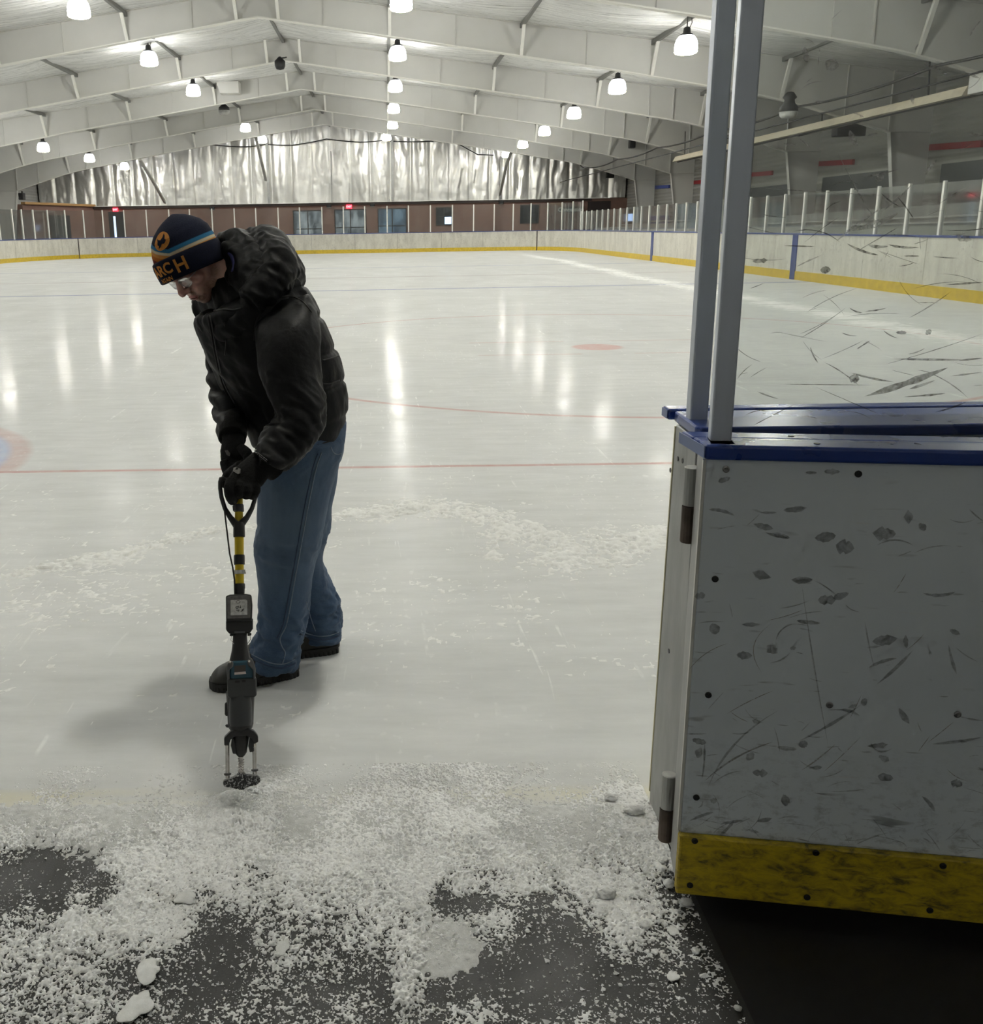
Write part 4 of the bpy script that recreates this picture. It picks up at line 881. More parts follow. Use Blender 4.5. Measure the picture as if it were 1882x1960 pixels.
tag(obj('ice_crumbs', cg_, M_CHIP), 'fine white ice crumbs sprinkled over the rubber floor', 'ice crumbs', kind='stuff')
# spray thrown up around the tip of the tool
sg_ = G()
for _ in range(3600):
    a_ = rc.uniform(0, 6.283); rad = abs(rc.normal(0, .050)) + .004; X = -.405 + rad * math.cos(a_) * 1.5; Y = 2.175 + rad * math.sin(a_) * .8; zt = .058 * math.exp(-(rad / .055) ** 2)
    tetra(sg_, (X, Y, base_z(Y) + .006 + zt * rc.random() ** .7), .0007 + .0014 * rc.random() ** 2, rc)
tag(obj('snow_spray', sg_, M_SNOW), 'burst of snow thrown up around the tip of the chipping tool', 'snow', kind='stuff')
# single pieces one could pick up
def chunk(px, py, wpx, hpx, lab, kind='lump', seed=0):
    rnd = np.random.default_rng(100 + seed); P = onZ(px, py, -.004); s = 1 / pxm(P); w = wpx * s / 2
    zb = float(base_z(P[1])); bm = bmesh.new(); bmesh.ops.create_icosphere(bm, subdivisions=4, radius=1.0)
    co = np.array([v.co for v in bm.verts]); 
    if kind == 'shard':
        ang = np.arctan2(co[:, 1], co[:, 0]); rr_ = .55 + .45 * np.abs(vnoise(np.stack([np.cos(ang) * 1.2 + seed, np.sin(ang) * 1.2, ang * 0], 1), seed)); co[:, :2] *= rr_[:, None] * 1.25; co[:, 2] *= .16
    else:
        co *= (1 + .30 * fbm(co * 1.3 + seed * 3.1, 3, seed) + .22 * fbm(co * 4 + seed, 3, seed + 5))[:, None]
    dy = hpx * s * (1.9 if kind == 'shard' else 1.15) / 2
    co = co * np.array([w, dy, w * .55 if kind != 'shard' else w]); zmin = co[:, 2].min()
    for v, c in zip(bm.verts, co): v.co = Vector(c)
    me = bpy.data.meshes.new('ice_piece'); bm.to_mesh(me); bm.free()
    o = tag(obj('ice_piece', me, (M_SNOW if py < 1600 else M_CHIP) if kind == 'lump' else M_SHARD, smooth=(kind != 'shard')), lab, 'ice piece', 'loose ice pieces on the rubber floor')
    o.location = (P[0], P[1], zb - zmin - .001 + (.004 if kind == 'shard' else 0)); o.rotation_euler = (rnd.uniform(-.1, .1), rnd.uniform(-.1, .1), rnd.uniform(-.3, .3)); return o
M_SHARD = snow_mat('ice_shard', (.66, .665, .655), (.80, .805, .80), .22)
for i, a_ in enumerate(((355, 1718, 52, 20, 'flat white ice shard lying left of centre on the dark rubber', 'shard'), (540, 1810, 26, 22, 'small rounded ice flake alone in the dark centre', 'shard'), (282, 1857, 50, 38, 'pointed pale ice shard near the lower left edge', 'shard'),
    (262, 1925, 60, 46, 'broad thin grey ice plate at the lower left', 'shard'), (1160, 1712, 38, 24, 'rounded grey ice lump in the snow left of the yellow kick plate', 'lump'), (1235, 1768, 20, 18, 'whitish ice lump, left of the pair below the gate corner', 'lump'),
    (1273, 1766, 12, 11, 'tiny bright ice ball next to the flat chip below the gate corner', 'lump'), (1288, 1779, 24, 16, 'flat slanted ice chip right of the bright ice ball', 'shard'), (1332, 1816, 15, 14, 'lone bright white ice ball near the black mat edge', 'lump'),
    (1314, 1727, 26, 15, 'grey ice lump just under the gate corner', 'lump'), (1281, 1690, 20, 18, 'white ice lump leaning against the end of the yellow kick plate', 'lump'), (1288, 1866, 28, 16, 'pale flat ice flake near the mat edge, lower right', 'shard'),
    (1413, 1925, 15, 13, 'small round ice lump on the very edge of the black mat', 'lump'), (1270, 1645, 20, 16, 'white snow lump at the foot of the steel end plate', 'lump'), (1254, 1594, 13, 12, 'small white lump beside the lower hinge', 'lump'),
    (1215, 1560, 38, 22, 'grey wet ice lump on the slush near the steel end plate', 'lump'), (1170, 1534, 30, 18, 'white snow ball on the ice edge left of the steel end plate', 'lump'), 
    (1010, 1777, 9, 8, 'single ice crumb lump in the dark rubber right of the white tongue', 'lump'), (1188, 1880, 8, 7, 'tiny ice bit alone in the dark lower right rubber', 'lump'))):
    chunk(*a_, seed=i)
# ------------------------------------------------------------------ the chipping tool
T0 = onZ(462, 1535, -.004); T1 = onY(457, 930, 2.56); TA = (T1 - T0) / np.linalg.norm(T1 - T0)
TF = CAM - (T0 + T1) / 2; TF = TF - TA * (TF @ TA); TF /= np.linalg.norm(TF); TR = np.cross(TA, -TF); TR /= np.linalg.norm(TR)
if TR[0] < 0: TR = -TR
_ss = np.linspace(-.1, 1.2, 2600); _pp = topix(T0 + _ss[:, None] * TA)
def TS(y): return float(np.interp(-y, -_pp[:, 1], _ss))
def AX(y): return float(np.interp(-y, -_pp[:, 1], _pp[:, 0]))
def MP(y): return 1 / pxm(T0 + TS(y) * TA)
def TP(x, y, f=0.0): return T0 + TA * TS(y) + TR * (x - AX(y)) * MP(y) + TF * f
tool = tag(empty('ice_breaker'), 'long battery chipping tool with yellow shaft and D handle, held upright on the ice edge', 'tool')
def tlathe(name, prof, m, par=tool, n=20, x=None, smooth=True, f=0.0, sq=1.0):
    g = G(); R = []; a = np.arange(n) / n * 2 * math.pi
    for y, w in prof:
        c = TP(AX(y) if x is None else x, y, f); r = max(w, .05) / 2 * MP(y); R.append(c + r * (np.cos(a)[:, None] * TR + sq * np.sin(a)[:, None] * TF))
    g.rings(R); return obj(name, g, m, par, smooth=False) if not smooth else shade(obj(name, g, m, par))
def shade(o, ang=.7):
    me = o.data; me.polygons.foreach_set('use_smooth', [True] * len(me.polygons))
    bm = bmesh.new(); bm.from_mesh(me)
    for e in bm.edges:
        if len(e.link_faces) == 2 and e.calc_face_angle(0) > ang: e.smooth = False
    bm.to_mesh(me); bm.free(); return o
def tpoly(name, pts, f0, f1, m, par=tool, bev=.0015):
    a = [TP(x, y, f0) for x, y in pts]; g = G().prism(a, TF * (f1 - f0)); return obj(name, g, m, par, bevel=bev) 
def ttube(name, pts, w, m, par=tool, n=10):
    return shade(obj(name, G().tube([TP(x, y, f) for x, y, f in pts], [w * MP(p[1]) / 2 for p in pts], n), m, par))
M_TB = simple('black_tool_plastic', (.012, .012, .013), .42, bump=.05); M_TG = simple('dark_grey_tool_plastic', (.035, .038, .040), .45); M_TEAL = simple('teal_tool_plastic', (.010, .055, .085), .4)
M_CHR = simple('chrome_steel', (.55, .53, .50), .22, .95, var=.25, sc=60); M_YT = simple('yellow_tube', (.62, .45, .012), .35); M_TAPE = simple('white_tape', (.55, .54, .50), .6); M_GREY = simple('grey_rubber', (.09, .092, .095), .5)
def frosty():
    k = N('snowy_black_metal'); f = k.noise(k.objc(), 190, 3, .7); c = k.mix(k.ramp(f, .53, .62), (.012, .012, .013), (.55, .55, .54)); return k.done(k.bsdf(c, .45))
M_FROST = frosty()
tlathe('chisel_bit', [(1538, 7), (1530, 9), (1505, 9.5), (1480, 9.5), (1440, 9.5)], M_CHR)
tpoly('foot_plate', [(427, 1495), (430, 1491), (440, 1489), (452, 1483.5), (462, 1480), (475, 1484), (492, 1486), (498, 1490), (498, 1497), (490, 1503), (476, 1505), (468, 1509), (456, 1509), (445, 1506), (430, 1503)], -.016, .016, M_FROST, bev=.003)
tlathe('foot_hub', [(1511, 12), (1508, 15), (1482, 17), (1479, 13)], M_FROST)
hp = []
for t in np.linspace(0, 1, 110):
    y = 1482 - 30 * t; c = TP(AX(y), y); a = t * 2 * math.pi * 6.5; r = 5.6 * MP(y); hp.append(c + r * (math.cos(a) * TR + math.sin(a) * TF))
obj('spring', G().tube(hp, .0017, 6), M_CHR, tool, smooth=True)
for x0, x1, yb in ((436, 435.5, 1488), (487.5, 486.5, 1483)):
    ttube('guide_rod', [(x0, yb, 0), (x1, 1416, 0)], 8, M_CHR); 
    c = yb - 7; tlathe('rod_collar', [(c + 2, 8), (c + 1, 13), (c - 2, 13.5), (c - 3, 8)], M_GREY, x=x0)
tlathe('chuck', [(1449, 9), (1446, 15), (1440, 23), (1434, 24), (1430, 26), (1420, 29), (1412, 32), (1404, 34), (1398, 30)], M_TB)
tpoly('rod_bracket', [(430, 1424), (429.5, 1409), (441, 1398), (450, 1394), (476, 1394), (486, 1399), (493.5, 1408), (494, 1420), (485, 1424), (481, 1413), (472, 1407), (450, 1407), (442, 1413), (438, 1424)], -.020, .026, M_TB, bev=.003)
tpoly('bracket_lug', [(444, 1412), (452, 1412), (452, 1442), (446, 1441), (442, 1425)], -.005, .012, M_TG); tpoly('bracket_lug', [(478, 1410), (484, 1413), (485, 1439), (478, 1440), (475, 1428)], -.005, .012, M_TG)
tlathe('gear_housing', [(1398, 38), (1393, 45), (1386, 49), (1360, 51), (1330, 54), (1322, 54)], M_TB, sq=.95)
tlathe('barrel', [(1388, 40), (1380, 43), (1345, 43), (1330, 41), (1322, 34), (1317, 22)], M_TG, f=.018, sq=.8)
tlathe('side_knob', [(1369, 6), (1366, 10), (1346, 10), (1343, 6)], M_TB, x=435.5); tpoly('side_tab', [(431, 1387), (434, 1385), (442, 1387), (442, 1392), (434, 1391)], -.004, .006, M_TB)
tpoly('motor_housing', [(436, 1330), (435, 1296), (490, 1296), (491, 1330), (487, 1334), (440, 1334)], -.045, .040, M_TG, bev=.006)
tpoly('vent_slot', [(450, 1301), (459, 1301), (459, 1305), (450, 1305)], .0402, .0415, M_BLACK, bev=0); tpoly('vent_slot', [(463, 1300), (470, 1300), (470, 1304.5), (463, 1304.5)], .0402, .0415, M_BLACK, bev=0)
tpoly('teal_housing', [(440, 1298), (439, 1272), (443, 1264), (480, 1264), (486, 1272), (487, 1298)], -.045, .042, M_TEAL, bev=.005)
tpoly('data_sticker', [(449, 1285), (449, 1273), (470, 1272), (470, 1284)], .0422, .043, simple('brown_sticker', (.05, .042, .038), .5), bev=0); tpoly('label_strip', [(449, 1290), (449, 1285.5), (470, 1284.5), (471, 1289)], .0422, .0432, simple('pale_label_strip', (.55, .47, .44), .5), bev=0)
tpoly('corner_bumper', [(436, 1300), (434, 1280), (436, 1268), (441, 1263), (447, 1266), (447, 1274), (440, 1280), (440, 1300)], -.03, .047, M_GREY, bev=.004); tpoly('corner_bumper', [(473, 1264), (480, 1259), (485, 1266), (489, 1280), (488, 1300), (484, 1300), (484, 1282), (474, 1273)], -.03, .047, M_GREY, bev=.004)
for x in (441, 476.5): obj('bolt', G().ell(TP(x, 1265.5, .046), (.0042, .0042, .0042), n=10, m=8), M_CHR, tool, smooth=True)
tlathe('neck_grip', [(1266, 42), (1258, 38), (1245, 32), (1232, 29), (1218, 27), (1210, 27)], M_TB, sq=.9)
tpoly('battery_mount', [(433, 1186), (433, 1205), (440, 1213), (478, 1213), (484, 1204), (484, 1184)], -.045, .030, M_TB, bev=.004)
tpoly('latch', [(449, 1208), (469, 1208), (469, 1212), (449, 1212)], .0305, .034, M_GREY, bev=.001); tpoly('mount_foot', [(440, 1213), (447, 1213), (447, 1217), (440, 1217)], -.02, .02, M_TB); tpoly('mount_foot', [(474, 1212), (481, 1212), (481, 1217), (474, 1218)], -.02, .02, M_TB)
bat = tpoly('battery_pack', [(433.5, 1190), (433, 1141), (441, 1138.5), (470, 1138), (481, 1140), (483, 1160), (482, 1190)], -.040, .045, M_TB, bev=.004)
tpoly('battery_face', [(436, 1184), (435.5, 1143), (448, 1141), (472, 1141), (479, 1143), (480, 1162), (479, 1184)], .0455, .0485, simple('dusty_battery_plastic', (.13, .125, .12), .7, sc=90, var=.3), bat, .001)
lab_ = tpoly('battery_label', [(442, 1178), (442, 1149.5), (470, 1149), (473, 1151), (473, 1178)], .0487, .0495, simple('battery_sticker', (.50, .50, .48), .5, sc=120, var=.25), bat, 0)
mg = G()
def ink(pts, w=.9):
    mg.tube([TP(x, y, .0497) for x, y in pts], w * MP(1160) / 2, 5)
ink([(456 + 4 * math.cos(t), 1153 + 2.6 * math.sin(t)) for t in np.linspace(0, 6.283, 16)], .6)
ink([(454 + 2.6 * math.cos(t), 1163.3 + 1.9 * math.sin(t)) for t in np.linspace(0, 6.283, 12)]); ink([(456, 1160.5), (457.3, 1162)]); ink([(460.5, 1160), (459.6, 1163)]); ink([(460 + 1.1 * math.cos(t), 1163.6 + .8 * math.sin(t)) for t in np.linspace(0, 6.283, 9)], 1.1)
ink([(452, 1168.5), (458.5, 1168.2), (457.6, 1170), (455.5, 1171)]); ink([(466, 1165.5), (462.5, 1171)]); ink([(461, 1171.3), (465.5, 1169.6)]); ink([(463, 1168), (467, 1167)])
obj('handwriting', mg, M_BLACK, lab_)
tlathe('lower_grip_tube', [(1140, 19), (1128, 20), (1126, 21.5), (1119, 21.5), (1117.5, 20)], M_TB)
tlathe('yellow_shaft', [(1120, 17.2), (1090, 17.4), (1028, 17.6), (1010, 17)], M_YT)
tlathe('black_band', [(1081, 19.5), (1080, 21), (1064, 21), (1062, 19.5)], M_TB); tlathe('cuff_band', [(1119, 20), (1118, 20.5), (1117, 20)], M_TB)
tpoly('tape_wrap', [(446, 1092), (469, 1091), (471, 1099), (447, 1098.5)], .010, .0125, M_TAPE, bev=0); tlathe('tape_band', [(1099, 19), (1098.5, 19.6), (1092, 19.6), (1091.5, 19)], M_TAPE)
tlathe('handle_socket', [(1028, 21.5), (1026, 22.5), (1006, 22), (1000, 20)], M_TB)
dg_ = G()
for L in ([(457, 1012, 0), (451, 1003, 0), (441, 990, 0), (431, 973, 0), (424.5, 952, 0), (422, 934, 0), (422, 922, 0), (425, 914, 0)], [(457, 1012, 0), (463, 1002, 0), (473, 990, 0), (482, 974, 0), (488, 955, 0), (490.5, 936, 0), (490, 922, 0), (487, 914, 0)]):
    dg_.tube([TP(x, y, f) for x, y, f in L], [w * MP(950) / 2 for w in (15, 12.5, 9.5, 8, 7.6, 7.6, 7.6, 9)], 12, sq=1.25)
dg_.tube([TP(425, 915, 0), TP(440, 915, 0), TP(473, 915, 0), TP(487, 915, 0)], [.0065, .0125, .0125, .0065], 12)
obj('handle_grip', fuse(dg_, .0022, 3), M_TB, tool)
tlathe('yellow_stub', [(1000, 17), (985, 16), (940, 14.5), (925, 14)], M_YT, f=-.012); tlathe('stub_clamp', [(979, 17), (978, 19.5), (966, 18.5), (964, 16)], M_GREY, f=-.012, n=8); tpoly('clamp_ear', [(445, 968), (451, 964), (452, 978), (446, 977)], -.018, .002, M_GREY)
ttube('control_cable', [(429, 958, .004), (430, 975, .008), (434, 1010, .012), (440, 1060, .014), (446, 1088, .014), (449, 1110, .013), (450, 1138, .010)], 3.2, M_BLACK, n=8)
ttube('trigger_wire', [(440, 961, .012), (446, 963, .010), (451, 963, .0)], 1.6, M_BLACK, n=6)
for x, xe in ((444, 448), (478, 474)): ttube('wire_loop', [(x, 1215, .01), (x - (2 if x < 460 else -2), 1224, .012), (xe, 1232, .012)], 1.1, M_CHR, n=5)
# ------------------------------------------------------------------ the man
def ring(L, R, Yc, d, n=28, pw=1.0, yoff=0.0, tw=0.0):
    """cross-section whose left and right silhouette points are L, R (at depth Yc) and whose half depth is d"""
    a = np.array(onY(L[0], L[1], Yc)); b = np.array(onY(R[0], R[1], Yc)); c = (a + b) / 2; u = (b - a) / 2; t = np.arange(n) / n * 2 * math.pi
    cs, sn = np.cos(t), np.sin(t); cs = np.sign(cs) * np.abs(cs) ** pw; sn = np.sign(sn) * np.abs(sn) ** pw
    return c + cs[:, None] * u + sn[:, None] * (np.array([0, d, 0]) + tw * u)
def densify(R, k=4):
    R = np.array(R); K = len(R); t = np.linspace(0, K - 1, (K - 1) * k + 1); out = []
    for q in t:       # Catmull-Rom
        i = min(int(q), K - 2); f = q - i; p0, p1, p2, p3 = R[max(i - 1, 0)], R[i], R[i + 1], R[min(i + 2, K - 1)]
        out.append(.5 * (2 * p1 + (p2 - p0) * f + (2 * p0 - 5 * p1 + 4 * p2 - p3) * f * f + (3 * p1 - p0 - 3 * p2 + p3) * f ** 3))
    return out
def loft(g, R, k=4): return g.rings(densify(R, k))
def chain(pts, n=8):    # smooth polyline through (x,y,Y,r)
    P = np.array([[*onY(x, y, Y), r] for x, y, Y, r in pts]); return np.array(densify(P, n))
def ctube(g, pts, n=8, m=14, sq=1.0):
    c = chain(pts, n); return g.tube(c[:, :3], c[:, 3], m, sq=sq)

# --- head pose
def head_axes(yaw, pitch, roll):
    hf = np.array([-math.sin(yaw), -math.cos(yaw), 0]); F = math.cos(pitch) * hf - np.array([0, 0, math.sin(pitch)]); U = math.sin(pitch) * hf + np.array([0, 0, math.cos(pitch)]); Lx = np.cross(U, F)
    c, s = math.cos(roll), math.sin(roll); return np.stack([c * Lx + s * U, F, c * U - s * Lx], 1)
HM = head_axes(math.radians(34), math.radians(44), math.radians(13)); HS = .93
HO = onY(341, 540, 2.85) - HM @ np.array([0, .104 * HS, .0])
def HW(p): return HO + HM @ (np.array(p, float) * HS)
def hell(g, c, r, n=22, m=14): return g.ell(HW(c), np.array(r) * HS, HM, n, m)
bg = G()
hell(bg, (0, -.012, .035), (.076, .097, .088)); hell(bg, (0, .030, -.035), (.064, .064, .075)); hell(bg, (0, .062, -.070), (.043, .034, .048)); hell(bg, (0, .075, -.103), (.027, .020, .019))
for s in (-1, 1):
    hell(bg, (s * .044, .020, -.072), (.022, .042, .030)); hell(bg, (s * .030, .076, .020), (.028, .015, .010)); hell(bg, (s * .042, .066, -.026), (.024, .024, .022)); hell(bg, (s * .031, .084, -.001), (.015, .011, .010)); hell(bg, (s * .012, .109, -.037), (.0095, .012, .009)); hell(bg, (s * .079, -.008, -.012), (.008, .022, .032)); hell(bg, (s * .026, .083, -.062), (.016, .016, .022))
nb = np.array([HW((0, .094, .016)), HW((0, .104, .000)), HW((0, .116, -.018)), HW((0, .124, -.032))]); bg.tube(nb, [.008, .0085, .010, .0125], 14); hell(bg, (0, .122, -.034), (.012, .013, .011)); hell(bg, (0, .100, -.050), (.016, .010, .012))
hell(bg, (0, .1035, -.0655), (.023, .0085, .0052)); hell(bg, (0, .1015, -.0765), (.020, .0095, .0062)); hell(bg, (0, .090, -.090), (.022, .012, .010))
neck0, neck1 = HW((0, -.035, -.045)), onY(478, 560, 2.91)
bg.tube([HW((0, -.02, .0)), neck0, (neck0 + neck1) / 2 + np.array([.01, 0, .004]), neck1], [.062, .060, .062, .075], 24)
# the body under the clothes (torso, arms, legs) grows on from the neck
TOR0 = [((485, 850), (650, 838), 2.92, .145), ((470, 812), (664, 795), 2.92, .15), ((446, 765), (663, 748), 2.92, .155), ((424, 725), (653, 695), 2.90, .165), ((405, 685), (631, 642), 2.87, .175), ((389, 640), (609, 592), 2.85, .185), ((382, 610), (588, 555), 2.83, .18), ((410, 603), (562, 528), 2.82, .145), ((455, 580), (535, 518), 2.82, .09)]
TOR = [(L, R, Y + .09 * i / 8 + .02, d) for i, (L, R, Y, d) in enumerate(TOR0)]
def shrink(L, R, f): L, R = np.array(L, float), np.array(R, float); c = (L + R) / 2; return c + (L - c) * f, c + (R - c) * f
loft(bg, [ring(*shrink(L, R, .80), Y, d * .8, 20) for L, R, Y, d in TOR], 2)
NARM = [(x, y, Y + .08 * (1 - i / 7), r) for i, (x, y, Y, r) in enumerate([(548, 598, 2.70, .075), (552, 650, 2.655, .075), (556, 712, 2.63, .07), (566, 765, 2.61, .066), (572, 800, 2.60, .062), (556, 830, 2.58, .058), (532, 858, 2.555, .052), (512, 880, 2.54, .044)])]
FARM = [(x, y, Y + .07 * (1 - i / 5), r) for i, (x, y, Y, r) in enumerate([(430, 628, 3.00, .07), (430, 680, 3.0, .062), (433, 730, 2.97, .058), (438, 775, 2.91, .052), (443, 812, 2.84, .046), (446, 832, 2.79, .042)])]
ctube(bg, [(x, y, Y + .02, r * .55) for x, y, Y, r in NARM[1:]], 4); ctube(bg, [(x, y, Y, r * .62) for x, y, Y, r in FARM], 4)
LEGN = [((497, 845), (655, 842), 2.92, .125), ((494, 900), (648, 880), 2.93, .12), ((491.5, 960), (634, 945), 2.94, .110), ((492, 1010), (620, 1005), 2.945, .105), ((491, 1070), (606, 1065), 2.95, .098), ((495, 1120), (597, 1115), 2.955, .09), ((497, 1170), (588, 1165), 2.96, .087), ((497, 1205), (579, 1205), 2.96, .086), ((486, 1232), (573, 1236), 2.955, .088), ((480, 1252), (569, 1262), 2.95, .09), ((480, 1262), (566, 1274), 2.95, .09)]
LEGF = [((520, 850), (655, 842), 3.05, .11), ((508, 900), (650, 885), 3.06, .105), ((505, 960), (640, 950), 3.08, .10), ((515, 1020), (628, 1015), 3.10, .095), ((530, 1070), (617, 1068), 3.12, .09), ((548, 1110), (628, 1106), 3.14, .088), ((562, 1150), (645, 1146), 3.16, .088), ((570, 1185), (651, 1184), 3.17, .088), ((573, 1210), (649, 1212), 3.17, .086), ((574, 1217), (648, 1222), 3.17, .086)]
for LG_ in (LEGN, LEGF): loft(bg, [ring(*shrink(L, R, .68), Y, d * .68, 16) for L, R, Y, d in LG_], 2)
def skin():
    k = N('skin_with_stubble'); p = k.objc()
    def ball(c, r0, r1):
        q = HW(c); v = k.n('ShaderNodeVectorMath', operation='DISTANCE'); k.l(p, v.inputs[0]); v.inputs[1].default_value = tuple(q); return k.ramp(v.outputs['Value'], r0, r1, 1, 0)
    f = k.noise(p, 60, 4, .6); col = k.mix(k.ramp(f, .3, .7), (.62, .36, .29), (.70, .44, .36))
    rd = ball((.044, .075, -.028), .01, .035); rd = k.math('MAXIMUM', rd, ball((-.044, .075, -.028), .01, .035)); rd = k.math('MAXIMUM', rd, ball((0, .126, -.034), .008, .024))
    col = k.mix(k.math('MULTIPLY', rd, .55), col, (.50, .20, .16))
    st = ball((0, .085, -.098), .022, .046); st = k.math('MAXIMUM', st, ball((.045, .050, -.080), .018, .040)); st = k.math('MAXIMUM', st, ball((.060, .020, -.055), .012, .032)); st = k.math('MAXIMUM', st, ball((-.045, .050, -.080), .018, .040))
    st = k.math('MAXIMUM', st, ball((0.016, .106, -.055), .006, .017)); st = k.math('MAXIMUM', st, ball((-0.016, .106, -.055), .006, .017)); st = k.math('MAXIMUM', st, ball((.068, .008, -.015), .01, .028))
    hair = k.noise(p, 480, 3, .6); col = k.mix(k.math('MULTIPLY', st, k.ramp(hair, .3, .65, .35, .85)), col, (.15, .095, .06))
    lip = k.math('MAXIMUM', ball((0, .110, -.0665), .006, .012), ball((0, .108, -.077), .006, .012)); lip = k.math('MAXIMUM', lip, k.math('MAXIMUM', ball((.012, .107, -.070), .006, .011), ball((-.012, .107, -.070), .006, .011)))
    col = k.mix(k.math('MULTIPLY', lip, .8), col, (.40, .13, .12))
    return k.done(k.bsdf(col, .5, 0, k.bump(f, .12, .002), **{'Subsurface Weight': .08, 'Subsurface Radius': (.01, .004, .002)}))
person = obj('person', fuse(bg, .0036, 3, None, .4), skin())
tag(person, 'man in knit beanie, black hooded jacket and blue jeans, bending over the chipping tool', 'person')
mouth = G(); mouth.tube([HW((-.020, .1075, -.0715)), HW((-.008, .1115, -.0708)), HW((.008, .1115, -.0708)), HW((.020, .1075, -.0715))], [.0006, .0016, .0016, .0006], 8)
obj('mouth_line', mouth, simple('mouth_dark', (.10, .03, .03), .6), person)
# --- glasses
fr = G()
for s in (-1, 1):
    c = np.array([s * .032, .1075, -.006]); t = np.linspace(0, 2 * math.pi, 26)[:-1]
    loop = [HW(c + np.array([.0235 * math.copysign(abs(math.cos(a)) ** .75, math.cos(a)), -.008 * abs(math.cos(a)) * (1 if s * math.cos(a) > 0 else 0), .0175 * math.copysign(abs(math.sin(a)) ** .75, math.sin(a))])) for a in t]
    fr.tube(loop + loop[:2], .00085, 6); fr.tube([HW((s * .055, .100, .001)), HW((s * .072, .080, .002)), HW((s * .078, .0, .004))], .0012, 6)
fr.tube([HW((-.009, .109, -.001)), HW((0, .1135, .001)), HW((.009, .109, -.001))], .001, 6)
gl = obj('glasses', fr, simple('silver_wire_frame', (.45, .45, .44), .3, .9), person, smooth=True)
gl['label'] = 'thin silver framed glasses'
for s in (-1, 1):
    L_ = G(); t = np.linspace(0, 2 * math.pi, 26)[:-1]; c = np.array([s * .032, .1075, -.006])
    lp = [HW(c + np.array([.023 * math.copysign(abs(math.cos(a)) ** .75, math.cos(a)), -.008 * abs(math.cos(a)) * (1 if s * math.cos(a) > 0 else 0), .017 * math.copysign(abs(math.sin(a)) ** .75, math.sin(a))])) for a in t]
    L_.prism(lp, HM @ np.array([0, .0012, 0])); obj('lens', L_, glass_material('lens_glass', (.95, .95, .95), .05, (.6, .6, .6)), gl)
# --- knit hat: shells of revolution in head space
HTM = head_axes(math.radians(42), math.radians(16), math.radians(15)); HTO = HW((0, -.012, .035)) + HTM @ np.array([0, .016, -.049])
def HTW(p): return HTO + HTM @ np.array(p, float)
def hat_pt(th, z, off=0.0):
    """th: angle round the head (0 = front), z along the head axis"""
    prof = np.interp(z, [-.005, .03, .06, .09, .112, .130, .144, .152], [.097, .100, .098, .090, .074, .051, .026, .0]); ax, ay = .90 * prof, 1.04 * prof
    lean = -.0 - .10 * max(0, z - .03)
    return HTW(((ax + off) * math.sin(th), lean + (ay + off) * math.cos(th), z))
def zrim(th): return -.003 - .016 * (1 - math.cos(th)) / 2 
g = G(); R = []
for z in np.r_[np.linspace(.0, .140, 26), .148, .1517]:
    R.append([hat_pt(t, z) for t in np.linspace(0, 2 * math.pi, 65)[:-1]])
g.rings(R)
def hat_mat():
    k = N('knit_beanie'); p = k.objc()
    inv = HTM.T; 
    def coord(ax):
        v = k.n('ShaderNodeVectorMath', operation='DOT_PRODUCT'); k.l(p, v.inputs[0]); v.inputs[1].default_value = tuple(inv[ax]); return k.math('SUBTRACT', v.outputs['Value'], float(inv[ax] @ HTO))
    x, y, z = coord(0), coord(1), coord(2)
    th = k.math('ARCTAN2', x, k.math('ADD', y, .003))      # angle round the head, 0 at the front
    # zig-zag mountain line: height of the band border depends on the angle
    tp = k.math('SUBTRACT', th, PEAK); tri = k.math('MINIMUM', k.math('MAXIMUM', k.math('MULTIPLY', tp, .002), k.math('MULTIPLY', tp, -.046)), .034)
    zz_ = k.math('ADD', Z0, tri); dz = k.math('SUBTRACT', z, zz_)      # + above the band
    knit = k.noise(k.scale(p, 1), 300, 2, .5)
    navy = k.mix(k.ramp(knit, .3, .7), (.008, .010, .022), (.016, .019, .038)); col = navy
    for lo, hi, c in ((-.050, -.030, (.16, .035, .02)), (-.032, -.018, (.42, .13, .022)), (-.020, -.008, (.55, .24, .06)), (-.0095, -.001, (.60, .52, .36)), (-.001, .010, (.035, .17, .32))):
        m = k.math('MULTIPLY', k.ramp(dz, lo - .0015, lo + .0015), k.ramp(dz, hi - .0015, hi + .0015, 1, 0)); m = k.math('MULTIPLY', m, k.ramp(knit, .2, .4, .55, 1)); col = k.mix(m, col, c)
    return k.done(k.bsdf(col, .9, 0, k.bump(knit, .35, .002), **{'Specular IOR Level': .15}))
PEAK, Z0 = .50, .052
M_HAT = hat_mat(); M_NAVY = simple('navy_knit', (.009, .011, .024), .9, var=.3, sc=300, bump=.3, bsc=300, **{'Specular IOR Level': .15})
hat = obj('knit_hat', g, M_HAT, person, smooth=True)
hat['label'] = 'navy knit beanie with orange and blue band'
cg2 = G(); R = []
for off, z in ((.004, -.022), (.0075, -.018), (.0085, .0), (.008, .022), (.006, .038), (.002, .042), (-.006, .036), (-.008, .0), (-.007, -.018), (-.002, -.023)):
    R.append([hat_pt(t, z, off) for t in np.linspace(0, 2 * math.pi, 73)[:-1]])
cg2.rings(R, cap=False, close=True); obj('hat_cuff', cg2, M_NAVY, hat, smooth=True)
M_ORK = simple('orange_knit', (.56, .23, .045), .9, var=.2, sc=300)
